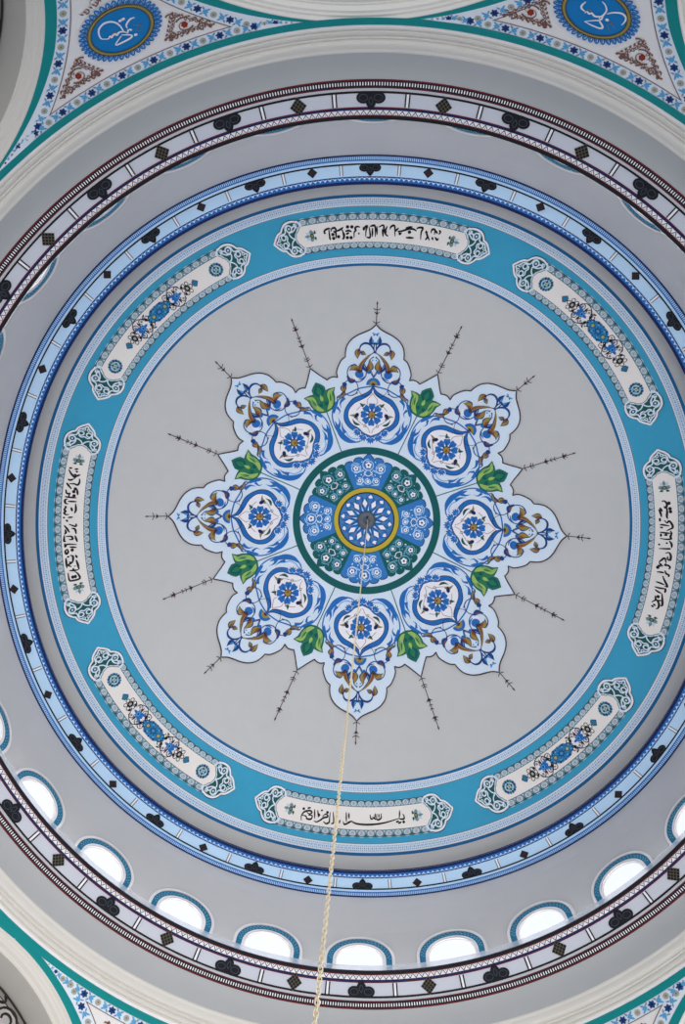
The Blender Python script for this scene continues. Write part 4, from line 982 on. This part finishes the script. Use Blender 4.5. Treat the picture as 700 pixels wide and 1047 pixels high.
me.polygons.foreach_set('use_smooth', [True]*len(fs)); me.update()
i = 0; z = ZB0
while i < 100:
    o = bpy.data.objects.new('chain_link', me); C.objects.link(o); o.parent = chain
    t_ = (z-ZB0)/(TOPC-ZB0); o.location = ((TOPP.x-CBX)*t_, (TOPP.y-CBY)*t_, z-ZB0); o.rotation_euler = (0, 0, (pi/2 if i % 2 else 0)+.5); z += PITCH; i += 1
m = MB(); vs, fs = link_mesh(8, 4, 'l')
while z < TOPC:
    a = (pi/2 if i % 2 else 0)+.5
    t_ = (z-ZB0)/(TOPC-ZB0); ox, oy = (TOPP.x-CBX)*t_, (TOPP.y-CBY)*t_; m.add([(x*cos(a)-y*sin(a)+ox, x*sin(a)+y*cos(a)+oy, zz+z-ZB0) for x, y, zz in vs], fs, 'brass'); z += PITCH; i += 1
u = m.build('chain_run', chain, smooth=True); u['kind'] = 'stuff'
tag(chain, 'long thin brass chain hanging down from the centre of the dome', 'chain')

# ================================================================== LIGHT, CAMERA
W = bpy.data.worlds.new('hall_light'); bpy.context.scene.world = W; W.use_nodes = True; nt = W.node_tree
bg = nt.nodes['Background']; tc = nt.nodes.new('ShaderNodeTexCoord')
nrm = nt.nodes.new('ShaderNodeVectorMath'); nrm.operation = 'NORMALIZE'
nt.links.new(tc.outputs['Generated'], nrm.inputs[0])
def lobe_light(vec, power, col):      # a broad glow of daylight from one side of the hall
    d = nt.nodes.new('ShaderNodeVectorMath'); d.operation = 'DOT_PRODUCT'; nt.links.new(nrm.outputs[0], d.inputs[0]); d.inputs[1].default_value = Vector(vec).normalized()
    c = nt.nodes.new('ShaderNodeMath'); c.operation = 'MAXIMUM'; nt.links.new(d.outputs['Value'], c.inputs[0]); c.inputs[1].default_value = 0
    p = nt.nodes.new('ShaderNodeMath'); p.operation = 'POWER'; nt.links.new(c.outputs[0], p.inputs[0]); p.inputs[1].default_value = power
    s = nt.nodes.new('ShaderNodeVectorMath'); s.operation = 'SCALE'; s.inputs[0].default_value = col; nt.links.new(p.outputs[0], s.inputs['Scale'])
    return s.outputs[0]
acc = None
for vec, power, col in WL:
    s = lobe_light(vec, power, col)
    if acc is None: acc = s
    else:
        a_ = nt.nodes.new('ShaderNodeVectorMath'); a_.operation = 'ADD'; nt.links.new(acc, a_.inputs[0]); nt.links.new(s, a_.inputs[1]); acc = a_.outputs[0]
a_ = nt.nodes.new('ShaderNodeVectorMath'); a_.operation = 'ADD'; nt.links.new(acc, a_.inputs[0]); a_.inputs[1].default_value = WBASE
nt.links.new(a_.outputs[0], bg.inputs[0]); bg.inputs[1].default_value = 1

cam = bpy.data.cameras.new('camera'); co = bpy.data.objects.new('camera', cam); C.objects.link(co)
cam.sensor_fit = 'VERTICAL'; cam.sensor_height = 24; cam.sensor_width = 24; cam.lens = 850/1047*24; cam.clip_start = .05
E1 = Vector((.99956207, .002103, -.02951674)); E2v = Vector((0, .99747151, .0710675)); Nn = Vector((.02959156, -.07103638, .99703469))
# columns: camera right, up, back in world axes (E1, E2v, Nn are the world axes in (right, down, forward) camera terms)
right = Vector((E1[0], E2v[0], Nn[0])); up = -Vector((E1[1], E2v[1], Nn[1])); back = -Vector((E1[2], E2v[2], Nn[2]))
Mx = Matrix((( right[0], up[0], back[0], .01806), (right[1], up[1], back[1], -1.89158), (right[2], up[2], back[2], EYE), (0, 0, 0, 1)))
co.matrix_world = Mx; bpy.context.scene.camera = co
vs_ = bpy.context.scene.view_settings
vs_.view_transform = 'Standard'; vs_.look = 'None'; vs_.gamma = 1; vs_.use_curve_mapping = False; vs_.exposure = EXPO
